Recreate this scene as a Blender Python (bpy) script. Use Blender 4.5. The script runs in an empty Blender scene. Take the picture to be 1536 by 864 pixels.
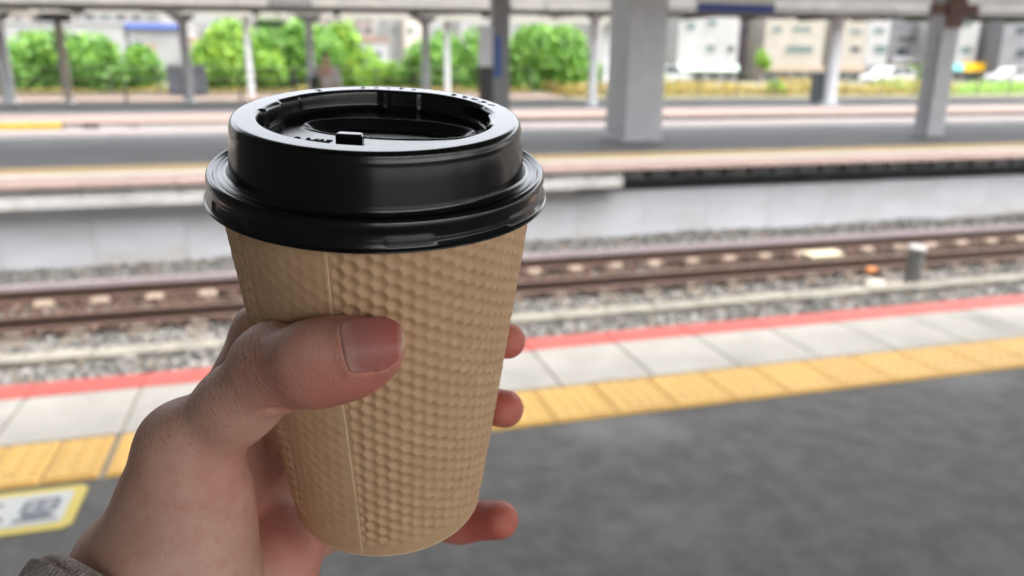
import bpy, bmesh, math, random
import numpy as np
from mathutils import Matrix, Vector, Euler

random.seed(7)
rng = np.random.default_rng(11)
scene = bpy.context.scene
COL = scene.collection

# ------------------------------------------------------------------ camera
F = 1171.2                      # focal length in pixels of the 1536 px wide photograph
PIT, YAW, ROLL = [math.radians(a) for a in (16.0652, 15.7804, -0.3734)]
CAM = np.array([0.0, 0.0, 1.52])
_cy, _sy, _c, _s = math.cos(YAW), math.sin(YAW), math.cos(PIT), math.sin(PIT)
_R0 = np.array([_cy, -_sy, 0]); _FH = np.array([_sy, _cy, 0]); _Z = np.array([0, 0, 1.0])
AXD = _FH * _c - _Z * _s
_UP = _FH * _s + _Z * _c
_cr, _sr = math.cos(ROLL), math.sin(ROLL)
AXR = _R0 * _cr - _UP * _sr
AXU = _R0 * _sr + _UP * _cr

cam_data = bpy.data.cameras.new('camera')
cam_data.sensor_width = 36.0
cam_data.lens = F / 1536 * 36.0
cam_data.clip_start = 0.01
cam_data.clip_end = 2000
cam_data.dof.use_dof = True
cam_data.dof.focus_distance = 0.203
cam_data.dof.aperture_fstop = 12.5
cam = bpy.data.objects.new('camera', cam_data)
COL.objects.link(cam)
m = Matrix(((AXR[0], AXU[0], -AXD[0], CAM[0]), (AXR[1], AXU[1], -AXD[1], CAM[1]),
            (AXR[2], AXU[2], -AXD[2], CAM[2]), (0, 0, 0, 1)))
cam.matrix_world = m
scene.camera = cam

# ------------------------------------------------------------------ light: bright overcast day
world = bpy.data.worlds.new('World')
scene.world = world
world.use_nodes = True
wn = world.node_tree.nodes; wl = world.node_tree.links
bg = wn['Background']
sky = wn.new('ShaderNodeTexSky')
sky.sky_type = 'NISHITA'
sky.sun_disc = False
SUN_EL, SUN_AZ = math.radians(66), math.radians(120)     # azimuth from +Y towards +X
sky.sun_elevation = SUN_EL
sky.sun_rotation = SUN_AZ
sky.air_density = 1.0; sky.dust_density = 6.0; sky.ozone_density = 1.0
hs = wn.new('ShaderNodeHueSaturation')                  # cloud cover: same sky, far less blue
hs.inputs['Saturation'].default_value = 0.22
wl.new(sky.outputs[0], hs.inputs['Color'])
wl.new(hs.outputs[0], bg.inputs['Color'])
bg.inputs['Strength'].default_value = 0.15
sun_data = bpy.data.lights.new('sun', 'SUN')
sun_data.energy = 0.5
sun_data.angle = math.radians(70)
sun_data.color = (1.0, 0.97, 0.93)
sun = bpy.data.objects.new('sun', sun_data)
COL.objects.link(sun)
sd = Vector((math.sin(SUN_AZ) * math.cos(SUN_EL), math.cos(SUN_AZ) * math.cos(SUN_EL), math.sin(SUN_EL)))
sun.rotation_euler = sd.to_track_quat('Z', 'Y').to_euler()
sun.location = sd * 60
vs = scene.view_settings
vs.view_transform = 'Standard'; vs.look = 'None'; vs.gamma = 1.0; vs.use_curve_mapping = False
vs.exposure = 2.84
scene.cycles.use_denoising = True
scene.cycles.max_bounces = 8

# ------------------------------------------------------------------ helpers
def ray(px, py):
    return AXD + AXR * (px - 768) / F - AXU * (py - 432) / F
def at_y(px, py, Y):
    d = ray(px, py); return CAM + d * (Y / d[1])
def at_z(px, py, z):
    d = ray(px, py); return CAM + d * ((z - CAM[2]) / d[2])

class MB:
    """collects quads / triangles and links them as one mesh object"""
    def __init__(s): s.v = []; s.f = []
    def box(s, x0, x1, y0, y1, z0, z1):
        n = len(s.v)
        s.v += [(x0, y0, z0), (x1, y0, z0), (x1, y1, z0), (x0, y1, z0), (x0, y0, z1), (x1, y0, z1), (x1, y1, z1), (x0, y1, z1)]
        s.f += [tuple(n + i for i in q) for q in ((0, 3, 2, 1), (4, 5, 6, 7), (0, 1, 5, 4), (1, 2, 6, 5), (2, 3, 7, 6), (3, 0, 4, 7))]
        return s
    def cbox(s, c, sx, sy, sz, ch=0.004):
        """box with chamfered vertical-to-top edges: base centre c"""
        x, y, z = c
        n = len(s.v)
        rings = [(sx / 2, sy / 2, 0), (sx / 2, sy / 2, sz - ch), (sx / 2 - ch, sy / 2 - ch, sz)]
        for a, b, h in rings:
            s.v += [(x - a, y - b, z + h), (x + a, y - b, z + h), (x + a, y + b, z + h), (x - a, y + b, z + h)]
        for k in range(2):
            for i in range(4):
                j = (i + 1) % 4
                s.f.append((n + 4 * k + i, n + 4 * k + j, n + 4 * k + 4 + j, n + 4 * k + 4 + i))
        s.f.append((n + 8, n + 9, n + 10, n + 11)); s.f.append((n + 3, n + 2, n + 1, n))
        return s
    def tube(s, pts, radii, seg=10, caps=True):
        pts = [np.array(p, float) for p in pts]
        if not hasattr(radii, '__len__'): radii = [radii] * len(pts)
        n0 = len(s.v)
        prev = None
        for i, p in enumerate(pts):
            t = pts[min(i + 1, len(pts) - 1)] - pts[max(i - 1, 0)]
            t /= np.linalg.norm(t)
            if prev is None:
                a = np.array([1.0, 0, 0]) if abs(t[0]) < .9 else np.array([0, 1.0, 0])
            else: a = prev
            u = a - t * (a @ t); u /= np.linalg.norm(u); prev = u
            w = np.cross(t, u)
            for k in range(seg):
                an = 2 * math.pi * k / seg
                s.v.append(tuple(p + radii[i] * (math.cos(an) * u + math.sin(an) * w)))
        for i in range(len(pts) - 1):
            for k in range(seg):
                k2 = (k + 1) % seg
                s.f.append((n0 + i * seg + k, n0 + i * seg + k2, n0 + (i + 1) * seg + k2, n0 + (i + 1) * seg + k))
        if caps:
            s.f.append(tuple(n0 + k for k in range(seg))[::-1])
            s.f.append(tuple(n0 + (len(pts) - 1) * seg + k for k in range(seg)))
        return s
    def prism(s, poly, a, b, axis='x'):
        """extrude a 2D outline along an axis; for axis x the outline is (y, z), for y it is (x, z), for z (x, y)"""
        n = len(s.v); k = len(poly)
        for t in (a, b):
            for (p, q) in poly:
                s.v.append({'x': (t, p, q), 'y': (p, t, q), 'z': (p, q, t)}[axis])
        for i in range(k):
            j = (i + 1) % k
            s.f.append((n + i, n + j, n + k + j, n + k + i))
        s.f.append(tuple(n + i for i in range(k))[::-1]); s.f.append(tuple(n + k + i for i in range(k)))
        return s
    def lathe(s, prof, c=(0, 0, 0), seg=24):
        n = len(s.v)
        for (r, z) in prof:
            for k in range(seg):
                a = 2 * math.pi * k / seg
                s.v.append((c[0] + r * math.cos(a), c[1] + r * math.sin(a), c[2] + z))
        for i in range(len(prof) - 1):
            for k in range(seg):
                k2 = (k + 1) % seg
                s.f.append((n + i * seg + k, n + i * seg + k2, n + (i + 1) * seg + k2, n + (i + 1) * seg + k))
        s.f.append(tuple(n + k for k in range(seg))[::-1])
        s.f.append(tuple(n + (len(prof) - 1) * seg + k for k in range(seg)))
        return s
    def mesh(s, name):
        me = bpy.data.meshes.new(name)
        me.from_pydata([tuple(map(float, v)) for v in s.v], [], s.f)
        bm = bmesh.new(); bm.from_mesh(me)
        bmesh.ops.recalc_face_normals(bm, faces=bm.faces)
        bm.to_mesh(me); bm.free()
        me.update()
        return me
    def build(s, name, mat, parent=None, smooth=False):
        return obj(name, s.mesh(name), mat, parent, smooth)

def np_mesh(name, V, Fq, smooth=True):
    """fast mesh from numpy vertices and an (n,3) or (n,4) face array"""
    me = bpy.data.meshes.new(name)
    V = np.asarray(V, np.float32); Fq = np.asarray(Fq, np.int32)
    k = Fq.shape[1]
    me.vertices.add(len(V)); me.vertices.foreach_set('co', V.ravel())
    me.loops.add(Fq.size); me.loops.foreach_set('vertex_index', Fq.ravel())
    me.polygons.add(len(Fq))
    me.polygons.foreach_set('loop_start', np.arange(0, Fq.size, k, dtype=np.int32))
    me.polygons.foreach_set('use_smooth', np.full(len(Fq), smooth))
    me.update(calc_edges=True); me.validate()
    return me

def obj(name, me, mat, parent=None, smooth=False):
    o = bpy.data.objects.new(name, me)
    COL.objects.link(o)
    if mat is not None and not me.materials: me.materials.append(mat)
    if smooth: me.polygons.foreach_set('use_smooth', [True] * len(me.polygons))
    if parent is not None:
        o.parent = parent
        if parent.type == 'EMPTY' and parent.get('_world'):
            o.matrix_parent_inverse = Matrix.Translation(-parent.location)
    return o

def thing(name, label, cat, loc, group=None, world=True):
    """Empty at the thing's base. world=True: its parts are given in world coordinates"""
    o = bpy.data.objects.new(name, None)
    o.empty_display_size = 0.1
    COL.objects.link(o); o.location = loc
    o['label'] = label; o['category'] = cat
    if group: o['group'] = group
    if world: o['_world'] = 1
    return o
def tag(o, label=None, cat=None, group=None, kind=None):
    if label: o['label'] = label
    if cat: o['category'] = cat
    if group: o['group'] = group
    if kind: o['kind'] = kind
    return o
def copy_tree(o, parent=None):
    c = o.copy(); COL.objects.link(c)
    if parent is not None: c.parent = parent
    for ch in o.children: copy_tree(ch, c)
    return c

# ------------------------------------------------------------------ materials
def pmat(name, col, col2=None, scale=5.0, rough=0.7, bump=0.0, bscale=None, metal=0.0, spec=0.5, detail=6.0, contrast=(0.35, 0.65), rnd=0.0, stretch=None, col3=None, scale3=1.0, amt3=(0.55, 0.7)):
    mt = bpy.data.materials.new(name); mt.use_nodes = True
    nt = mt.node_tree; N = nt.nodes; L = nt.links
    b = N['Principled BSDF']
    b.inputs['Roughness'].default_value = rough
    b.inputs['Metallic'].default_value = metal
    b.inputs['Specular IOR Level'].default_value = spec
    tc = N.new('ShaderNodeTexCoord')
    vec = tc.outputs['Object']
    if rnd:
        oi = N.new('ShaderNodeObjectInfo')
        va = N.new('ShaderNodeVectorMath'); va.operation = 'ADD'
        sc = N.new('ShaderNodeVectorMath'); sc.operation = 'SCALE'
        cx = N.new('ShaderNodeCombineXYZ')
        for i in range(3): L.new(oi.outputs['Random'], cx.inputs[i])
        L.new(cx.outputs[0], sc.inputs[0]); sc.inputs['Scale'].default_value = 37.0
        L.new(vec, va.inputs[0]); L.new(sc.outputs[0], va.inputs[1]); vec = va.outputs[0]
    if stretch:
        mp = N.new('ShaderNodeMapping'); mp.inputs['Scale'].default_value = stretch
        L.new(vec, mp.inputs['Vector']); vec = mp.outputs[0]
    out = None
    if col2 is not None:
        nz = N.new('ShaderNodeTexNoise'); nz.inputs['Scale'].default_value = scale; nz.inputs['Detail'].default_value = detail
        nz.inputs['Roughness'].default_value = 0.6
        L.new(vec, nz.inputs['Vector'])
        rp = N.new('ShaderNodeMapRange'); rp.inputs[1].default_value, rp.inputs[2].default_value = contrast
        L.new(nz.outputs['Fac'], rp.inputs[0])
        mx = N.new('ShaderNodeMix'); mx.data_type = 'RGBA'
        mx.inputs[6].default_value = (*col, 1); mx.inputs[7].default_value = (*col2, 1)
        L.new(rp.outputs[0], mx.inputs[0]); out = mx.outputs[2]
    if col3 is not None:
        nz = N.new('ShaderNodeTexNoise'); nz.inputs['Scale'].default_value = scale3; nz.inputs['Detail'].default_value = 5
        L.new(vec, nz.inputs['Vector'])
        rp = N.new('ShaderNodeMapRange'); rp.inputs[1].default_value, rp.inputs[2].default_value = amt3
        L.new(nz.outputs['Fac'], rp.inputs[0])
        mx = N.new('ShaderNodeMix'); mx.data_type = 'RGBA'
        if out is None: mx.inputs[6].default_value = (*col, 1)
        else: L.new(out, mx.inputs[6])
        mx.inputs[7].default_value = (*col3, 1)
        L.new(rp.outputs[0], mx.inputs[0]); out = mx.outputs[2]
    if rnd and out is not None:
        hv = N.new('ShaderNodeHueSaturation')
        mr = N.new('ShaderNodeMapRange'); mr.inputs[3].default_value = 1 - rnd; mr.inputs[4].default_value = 1 + rnd
        L.new(oi.outputs['Random'], mr.inputs[0]); L.new(mr.outputs[0], hv.inputs['Value'])
        L.new(out, hv.inputs['Color']); out = hv.outputs[0]
    if out is None: b.inputs['Base Color'].default_value = (*col, 1)
    else: L.new(out, b.inputs['Base Color'])
    if bump:
        nb = N.new('ShaderNodeTexNoise'); nb.inputs['Scale'].default_value = bscale or scale * 4; nb.inputs['Detail'].default_value = 5
        L.new(vec, nb.inputs['Vector'])
        bp = N.new('ShaderNodeBump'); bp.inputs['Strength'].default_value = 1.0; bp.inputs['Distance'].default_value = bump
        L.new(nb.outputs['Fac'], bp.inputs['Height']); L.new(bp.outputs[0], b.inputs['Normal'])
    return mt

def add_attr(me, name, arr):
    a = me.attributes.new(name, 'FLOAT', 'POINT'); a.data.foreach_set('value', np.asarray(arr, np.float32))
# ================================================================== THE CUP
MM = 0.001
C0 = AXR * -36.551 + AXU * 47.704 + AXD * 214.015            # lid centre, millimetres from the camera
CA = np.array([-.00468685, -.16631573, .98606141]); CA /= np.linalg.norm(CA)   # cup axis (leans to the viewer)
CF = -(AXD - CA * (AXD @ CA)); CF /= np.linalg.norm(CF)       # front
CR = -np.cross(CF, CA)                                        # right
if CR @ AXR < 0: CR = -CR
H_BOT = 129.7
def cup_r(h): return 43.25 + (31.25 - 43.25) * (h - 21) / 108.7
BASE = C0 - CA * H_BOT                                        # foot of the cup
def cup_pt(x, f, h): return C0 + CR * x + CF * f - CA * h     # right, front, down from lid plane (mm)
def to_world(P): return CAM + np.asarray(P) * MM

cup = thing('coffee_cup', 'kraft paper coffee cup with black lid held up by a hand', 'cup', tuple(to_world(BASE)))

def polar_mesh(name, RR, HH, TH, smooth=True, flip=False):
    """RR, HH: arrays (n_profile, n_theta) -> closed-in-theta mesh in world coordinates"""
    n, k = RR.shape
    P = (C0[None, None] + (RR * np.sin(TH))[..., None] * CR + (RR * np.cos(TH))[..., None] * CF - HH[..., None] * CA)
    V = to_world(P.reshape(-1, 3))
    i = np.arange(n - 1)[:, None]; j = np.arange(k)[None]; j2 = (j + 1) % k
    Fq = np.stack([i * k + j, i * k + j2, (i + 1) * k + j2, (i + 1) * k + j], -1).reshape(-1, 4)
    if flip: Fq = Fq[:, ::-1]
    return np_mesh(name, V, Fq, smooth)

# ---- lid
def sstep(a, b, x):
    t = np.clip((x - a) / (b - a), 0, 1); return t * t * (3 - 2 * t)
prof = [(r, 0) for r in np.concatenate([[0.02], np.arange(.8, 30.2, .45)])]
n_floor = len(prof)
prof += [(30.3, 5.5), (30.8, 5.35), (31.2, 4.9), (31.4, 4.2), (31.6, 2.6), (31.8, 1.2), (31.95, .6), (32.2, .25), (32.5, .08), (32.75, .015), (32.95, 0), (33.2, 0), (34.2, 0),
         (35, 0), (36.2, 0), (37.3, 0), (37.6, .01), (37.85, .05), (38.1, .13), (38.5, .36), (38.8, .75), (38.95, 1.25), (39.05, 1.9), (39.25, 2.3), (39.3, 2.7), (39.25, 3.1), (39.4, 3.8),
         (39.8, 7), (40.25, 12.4), (40.4, 13.5), (40.7, 14.3), (41.3, 14.8), (42.0, 15.0), (42.5, 14.95), (42.9, 14.6), (43.25, 14.5), (43.55, 14.7), (43.9, 14.85), (44.25, 14.5), (44.7, 13.95), (45.2, 13.75), (45.75, 13.9), (46.15, 14.4),
         (46.35, 15.1), (46.4, 15.9), (46.2, 16.6), (46.05, 17.2), (46.1, 17.8), (46.2, 18.1), (46.3, 18.45), (46.4, 18.8), (46.45, 19.2), (46.5, 19.6), (46.55, 19.9), (46.65, 20.3), (46.75, 20.7),
         (47.0, 20.95), (47.3, 21.1), (47.45, 21.3), (47.4, 21.55), (47.1, 21.65), (46.4, 21.5), (45.8, 20.5), (45.2, 18)]
prof = np.array(prof)
NT = 320
TH = np.linspace(0, 2 * np.pi, NT, endpoint=False)
RR = np.repeat(prof[:, :1], NT, 1); HH = np.repeat(prof[:, 1:], NT, 1); TT = np.repeat(TH[None], len(prof), 0)
xx, ff = RR * np.sin(TT), RR * np.cos(TT)
floor = np.zeros(len(prof), bool); floor[:n_floor] = True
q = np.sqrt(((xx - 2) / 23.0) ** 2 + ((ff + 6.0) / 10.5) ** 2)
fl = 5.5 + 2.6 * (1 - sstep(.86, 1.04, q)) - .5 * np.exp(-((q - 1.06) / .035) ** 2) * 0.6
# raised flat around the sip tab on the near side
HH = np.where(floor[:, None], fl, HH)
deg = (np.degrees(TT) + 180) % 360 - 180
def bump_ang(c, w, e=.8): return sstep(w + e, w - e, np.abs((deg - c + 180) % 360 - 180))
inner = ((prof[:, 0] > 31.0) & (prof[:, 0] < 33.5) & (prof[:, 1] < 5))[:, None]
# clip tabs of the inner wall: lugs that stand a little inwards
lug = bump_ang(-98, 10) * 1.1 + bump_ang(92, 12) * 1.5 + bump_ang(-150, 26) * -.5 + bump_ang(178, 11) * .8 + bump_ang(140, 20) * -.3
RR = RR - np.where(inner, lug * np.where(HH < .15, .6, 1), 0)
# pressed slots in the skirt
slot_h = sstep(17.9, 18.35, HH) * sstep(20.3, 19.9, HH)
slot = 0
for c, w in ((39.5, 13.5), (-3, 14.5), (-44, 10.5), (82, 12), (-86, 12), (125, 13), (168, 13), (-130, 13)):
    slot = slot + bump_ang(c, w, .6) * (.22 if c == -3 else .5)
RR = RR - np.where((prof[:, 0] > 45.9)[:, None] & (HH > 17.5), .75 * slot * slot_h, 0)

lidm = bpy.data.materials.new('black_plastic'); lidm.use_nodes = True
N = lidm.node_tree.nodes; L = lidm.node_tree.links; b = N['Principled BSDF']
b.inputs['Base Color'].default_value = (0.0035, 0.0038, 0.005, 1)
b.inputs['Specular IOR Level'].default_value = 0.5; b.inputs['IOR'].default_value = 1.5
tc = N.new('ShaderNodeTexCoord')
nz = N.new('ShaderNodeTexNoise'); nz.inputs['Scale'].default_value = 220; nz.inputs['Detail'].default_value = 4
L.new(tc.outputs['Object'], nz.inputs['Vector'])
mr = N.new('ShaderNodeMapRange'); mr.inputs[3].default_value = .14; mr.inputs[4].default_value = .22
L.new(nz.outputs['Fac'], mr.inputs[0]); L.new(mr.outputs[0], b.inputs['Roughness'])
nb = N.new('ShaderNodeTexNoise'); nb.inputs['Scale'].default_value = 2600; nb.inputs['Detail'].default_value = 3
L.new(tc.outputs['Object'], nb.inputs['Vector'])
bp = N.new('ShaderNodeBump'); bp.inputs['Distance'].default_value = .00002; bp.inputs['Strength'].default_value = 1
L.new(nb.outputs['Fac'], bp.inputs['Height']); L.new(bp.outputs[0], b.inputs['Normal'])

lid = obj('lid', polar_mesh('lid', RR, HH, TT, True), lidm, cup)
tag(lid, 'black plastic lid with raised rim')
def frame_obj(name, me, mat, x, f, h, parent, rot=0.0):
    """place a mesh drawn in millimetres (x right, y away from the viewer, z up the cup axis) on the lid"""
    B = np.stack([CR, -CF, CA], 1)
    W = to_world(cup_pt(x, f, h))
    M = Matrix(((*(B[0] * MM), W[0]), (*(B[1] * MM), W[1]), (*(B[2] * MM), W[2]), (0, 0, 0, 1))) @ Matrix.Rotation(rot, 4, 'Z')
    me.transform(M)
    o = obj(name, me, mat, None)
    o.parent = parent
    if parent.type == 'EMPTY': o.matrix_parent_inverse = Matrix.Translation(-parent.location)
    return o
# sip-hole peg on the lid floor
mb = MB()
rings = [(3.55, 1.7, 0), (3.5, 1.65, 3.9), (3.25, 1.45, 4.3), (2.9, 1.1, 4.45)]
for a, bb, z in rings:
    for k in range(16):
        t = 2 * math.pi * k / 16
        ct, st = math.cos(t), math.sin(t)
        mb.v.append((a * math.copysign(abs(ct) ** .35, ct), bb * math.copysign(abs(st) ** .35, st), z))
for i in range(3):
    for k in range(16):
        mb.f.append((i * 16 + k, i * 16 + (k + 1) % 16, (i + 1) * 16 + (k + 1) % 16, (i + 1) * 16 + k))
mb.f.append(tuple(48 + k for k in range(16)))
frame_obj('peg', mb.mesh('peg'), lidm, -4.3, 17.6, 5.55, lid)
mb = MB(); mb.cbox((0, 0, 0), 15, 1.3, .55, .3)
frame_obj('tab_edge', mb.mesh('tab_edge'), lidm, 8.5, 17.2, 5.6, lid, -.06)

def text_mesh(s, size, depth, bev=.0):
    cu = bpy.data.curves.new('t', 'FONT'); cu.body = s; cu.size = size; cu.extrude = depth / 2
    cu.align_x = 'CENTER'; cu.align_y = 'CENTER'; cu.resolution_u = 3; cu.bevel_depth = bev
    o = bpy.data.objects.new('t', cu); COL.objects.link(o)
    dg = bpy.context.evaluated_depsgraph_get()
    me = bpy.data.meshes.new_from_object(o.evaluated_get(dg))
    bpy.data.objects.remove(o)
    me.materials.clear()
    return me
etch = pmat('etched_plastic', (.006, .006, .007), rough=.75, spec=.25)
tme = text_mesh('P-340E', 5.6, .24); tme.transform(Matrix.Diagonal((.68, 1, 1, 1)))
frame_obj('lettering', tme, etch, -16.2, 10.9, 5.4, lid, -.17)
# raised marks round the back of the rim, read from the far side
def rim_mark(s, ang, size):
    a = math.radians(ang); r = 35.3
    me = text_mesh(s, size, .16)
    frame_obj('rim_letter', me, etch, r * math.sin(a), r * math.cos(a), -.02, lid, math.pi - a + math.pi)
for i, ch in enumerate('PP5AI'):
    rim_mark(ch, 150 - i * 7.0, 3.6)
for ch, ang in (('v', 172), ('c', 178.5), ('-', 185), ('v', 191), ('c', 198), ('w', 221)):
    rim_mark(ch, ang, 3.2)

# ---- paper body with embossed quilting
NTH, NH = 840, 350
hs_ = np.linspace(18.5, H_BOT - .6, NH)
th = np.linspace(-np.pi, np.pi, NTH, endpoint=False)
HB, TB = np.meshgrid(hs_, th, indexing='ij')
RB = cup_r(HB)
# hexagonal pressing laid out on the flat paper sheet, then rolled up: distance to the nearest cell centre
SINA = .10965
rho = cup_r(HB) / SINA; phi = (TB - math.radians(14)) * SINA
sx_, sy_ = rho * np.sin(phi), rho * np.cos(phi)
PITCH = 4.15; COLW = 3.45                       # cells stacked in columns, neighbouring columns half a cell lower
best = np.full(HB.shape, 9e9)
c0_ = np.floor(sx_ / COLW)
for k in (0, 1):
    cc = c0_ + k
    off = .5 * (cc % 2)
    cyy = (np.round(sy_ / PITCH - off) + off) * PITCH
    best = np.minimum(best, (sx_ - cc * COLW) ** 2 + (sy_ - cyy) ** 2)
dd_ = np.sqrt(best) / 2.35
emb = -.74 * (.5 + .5 * np.cos(np.pi * np.clip(dd_ * 1.12, 0, 1))) + .24 * np.clip(dd_ - .62, 0, 1) / .38 + .14
wob_ = np.sin(sx_ * .31 + 1.3 * np.sin(sy_ * .17)) * np.sin(sy_ * .27 + np.sin(sx_ * .21))
emb = emb * (1 + .22 * wob_) + .04 * np.sin(sx_ * .9) * np.sin(sy_ * .8 + 1)
SEAM = np.radians(np.interp(HB, [20, 40, 70, 105, 125], [-7.7, -7.95, -7.6, -6.2, -5.6]))
dseam = TB - SEAM
flat = sstep(0.012, 0.05, dseam) + sstep(-.58, -.76, dseam) * (dseam < 0)
flat = np.where(dseam < 0, np.maximum(sstep(-.56, -.74, dseam), .16), sstep(.015, .06, dseam))
top_fade = sstep(19, 27, HB) * .85 + .15
low_fade = sstep(H_BOT - 3, H_BOT - 9, HB)
RB = RB + emb * flat * top_fade * low_fade + np.where(dseam < 0, .32, 0.0) * sstep(-1.9, -.02, dseam) + .05 * np.sin(TB * 3 + 1) + .04 * np.sin(TB * 7 + HB * .05)
# closing rings at the foot: rolled paper edge and recessed bottom
foot = [(0, -.25, 0), (.35, -.7, 0), (.25, -1.1, 0), (-4, -1.6, 0), (-6, -2.2, 0)]
extra_R = [np.full(NTH, 31.25 + d) for _, d, _ in foot]; extra_H = [np.full(NTH, H_BOT + dh) for dh, _, _ in foot]
extra_R.append(np.full(NTH, .05)); extra_H.append(np.full(NTH, H_BOT - 6))
RBB = np.vstack([RB, *extra_R]); HBB = np.vstack([HB, *extra_H]); TBB = np.repeat(th[None], len(RBB), 0)
paper = pmat('kraft_paper', (.60, .395, .232), (.53, .34, .195), scale=160, rough=.62, bump=.00006, bscale=2200, contrast=(.3, .7), spec=.35, col3=(.40, .25, .135), scale3=900, amt3=(.62, .8))
body = obj('paper_body', polar_mesh('paper_body', RBB, HBB, TBB, True), paper, cup)
tag(body, 'brown embossed paper body with a vertical seam')
# pale cut edge along the seam and round the foot
edge_m = pmat('paper_edge', (.72, .56, .38), (.62, .45, .28), scale=400, rough=.7)
hh = np.linspace(21, H_BOT - 1.2, 90)
sa = np.radians(np.interp(hh, [20, 40, 70, 105, 125], [-7.7, -7.95, -7.6, -6.2, -5.6])) + .0035 + .0007 * np.sin(hh * .9) + .0005 * np.sin(hh * 2.3)
mbs = MB()
mbs.tube([to_world(cup_pt((cup_r(h) + .16) * math.sin(a), (cup_r(h) + .16) * math.cos(a), h)) for h, a in zip(hh, sa)], .00019, 6)
mbs.build('seam_edge', edge_m, cup)
tt = np.linspace(0, 2 * np.pi, 160, endpoint=False)
mbs = MB()
pts = [to_world(cup_pt((30.95) * math.sin(a), 30.95 * math.cos(a), H_BOT + .05)) for a in np.append(tt, tt[:2])]
mbs.tube(pts, .00036, 6, caps=False)
mbs.build('foot_edge', edge_m, cup, smooth=True)
# ================================================================== THE HAND (implicit surface -> one continuous skin)
def cp(px, py, d): return np.array([(px - 768) / F * d, -(py - 432) / F * d, d])      # camera axes, millimetres
BC = np.stack([AXR, AXU, AXD])                                                        # rows: camera axes in world
C0c, CAc, CFc, CRc = BC @ C0, BC @ CA, BC @ CF, BC @ CR
def cone_pt(px, py, off, far=False):
    d = np.array([(px - 768) / F, -(py - 432) / F, 1.0])
    ts = np.linspace(120, 380, 5201)
    P = ts[:, None] * d - C0c
    h = -(P @ CAc); r = np.sqrt(np.maximum((P * P).sum(1) - h * h, 0))
    ix = np.where(r < cup_r(h) + off)[0]
    return d * ts[ix[-1] if far else ix[0]]

VOX = 0.8
LO = np.array([-176.0, -150.0, 172.0]); HI = np.array([16.0, 6.0, 332.0])
NX, NY, NZ = [int(math.ceil(t)) for t in (HI - LO) / VOX]
gx = (LO[0] + np.arange(NX) * VOX).astype(np.float32); gy = (LO[1] + np.arange(NY) * VOX).astype(np.float32); gz = (LO[2] + np.arange(NZ) * VOX).astype(np.float32)
def new_vol(): return np.full((NX, NY, NZ), 30.0, np.float32)
def sub(lo, hi):
    i0 = np.maximum(((np.minimum(lo, hi) - LO) / VOX).astype(int), 0); i1 = np.minimum(((np.maximum(lo, hi) - LO) / VOX).astype(int) + 2, [NX, NY, NZ])
    return tuple(slice(a, b_) for a, b_ in zip(i0, i1))
def smin(a, b_, k):
    h = np.clip(.5 + .5 * (b_ - a) / k, 0, 1)
    return b_ * (1 - h) + a * h - k * h * (1 - h)
def capsule(vol, a, b_, ra, rb, k, flat=None, fk=1.0):
    """blend a tapered capsule into vol; flat: unit vector along which it is squashed by fk"""
    a = np.asarray(a, float); b_ = np.asarray(b_, float)
    R_ = max(ra, rb) + k + 6
    sl = sub(np.minimum(a, b_) - R_, np.maximum(a, b_) + R_)
    X = gx[sl[0]][:, None, None] - a[0]; Y = gy[sl[1]][None, :, None] - a[1]; Z = gz[sl[2]][None, None] - a[2]
    ab = b_ - a
    t = np.clip((X * ab[0] + Y * ab[1] + Z * ab[2]) / max(ab @ ab, 1e-6), 0, 1)
    dx, dy, dz = X - t * ab[0], Y - t * ab[1], Z - t * ab[2]
    if flat is not None:
        n = flat
        pr = (dx * n[0] + dy * n[1] + dz * n[2]) * (1 / fk - 1)
        dx, dy, dz = dx + pr * n[0], dy + pr * n[1], dz + pr * n[2]
    ts = t * t * (3 - 2 * t)
    d = np.sqrt(dx * dx + dy * dy + dz * dz) - (ra + (rb - ra) * ts)
    vol[sl] = smin(vol[sl], d.astype(np.float32), k)
def chain(vol, pts, rad, k=5.0, flat=None, fk=1.0):
    for i in range(len(pts) - 1): capsule(vol, pts[i], pts[i + 1], rad[i], rad[i + 1], k, flat, fk)
def carve(vol, a, b_, ra, rb, k):
    tmp = new_vol(); capsule(tmp, a, b_, ra, rb, .1)
    np.copyto(vol, -smin(-vol, tmp, k))

# --- thumb
def mixv(a, b_, t): return a * (1 - t) + b_ * t
T_tip = cone_pt(560, 523, 7.6); T_nail = cone_pt(516, 535, 8.4); T_pad = cone_pt(470, 543, 9.0)
T_ip = cp(420, 552, 204); T_mid = cp(356, 606, 211); T_mcp = cp(284, 673, 219); T_met = cp(278, 770, 224); T_cmc = cp(246, 880, 226)
outer = T_nail - (C0c - CAc * 49.6); outer -= CAc * (outer @ CAc); outer /= np.linalg.norm(outer)      # out of the cup at the nail
thumb = new_vol()
chain(thumb, [T_tip, T_nail, T_pad], [7.8, 9.3, 9.4], 5, outer, .82)
chain(thumb, [T_pad, T_ip], [9.4, 10.0], 6, outer, .9)
chain(thumb, [T_ip, T_mid, T_mcp], [10.0, 9.5, 11.6], 7)
capsule(thumb, cp(404, 522, 202), cp(388, 533, 204), 4.2, 4.4, 8)                     # knuckle bulge
capsule(thumb, cp(264, 664, 215), cp(260, 676, 216), 8.4, 8.2, 8)                     # base knuckle
capsule(thumb, cone_pt(536, 542, 5.5), cone_pt(480, 559, 6.0), 6.8, 7.2, 7)           # pad flesh below the nail
palm = new_vol()
chain(palm, [T_mcp, T_met, T_cmc], [11.6, 15.8, 18.5], 9)
capsule(palm, cp(302, 735, 222), cp(290, 860, 223), 11.5, 16.0, 10)                   # thenar muscle
capsule(palm, cp(248, 740, 222), cp(240, 850, 222), 10, 17.5, 10)                       # radial side of the wrist
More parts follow.
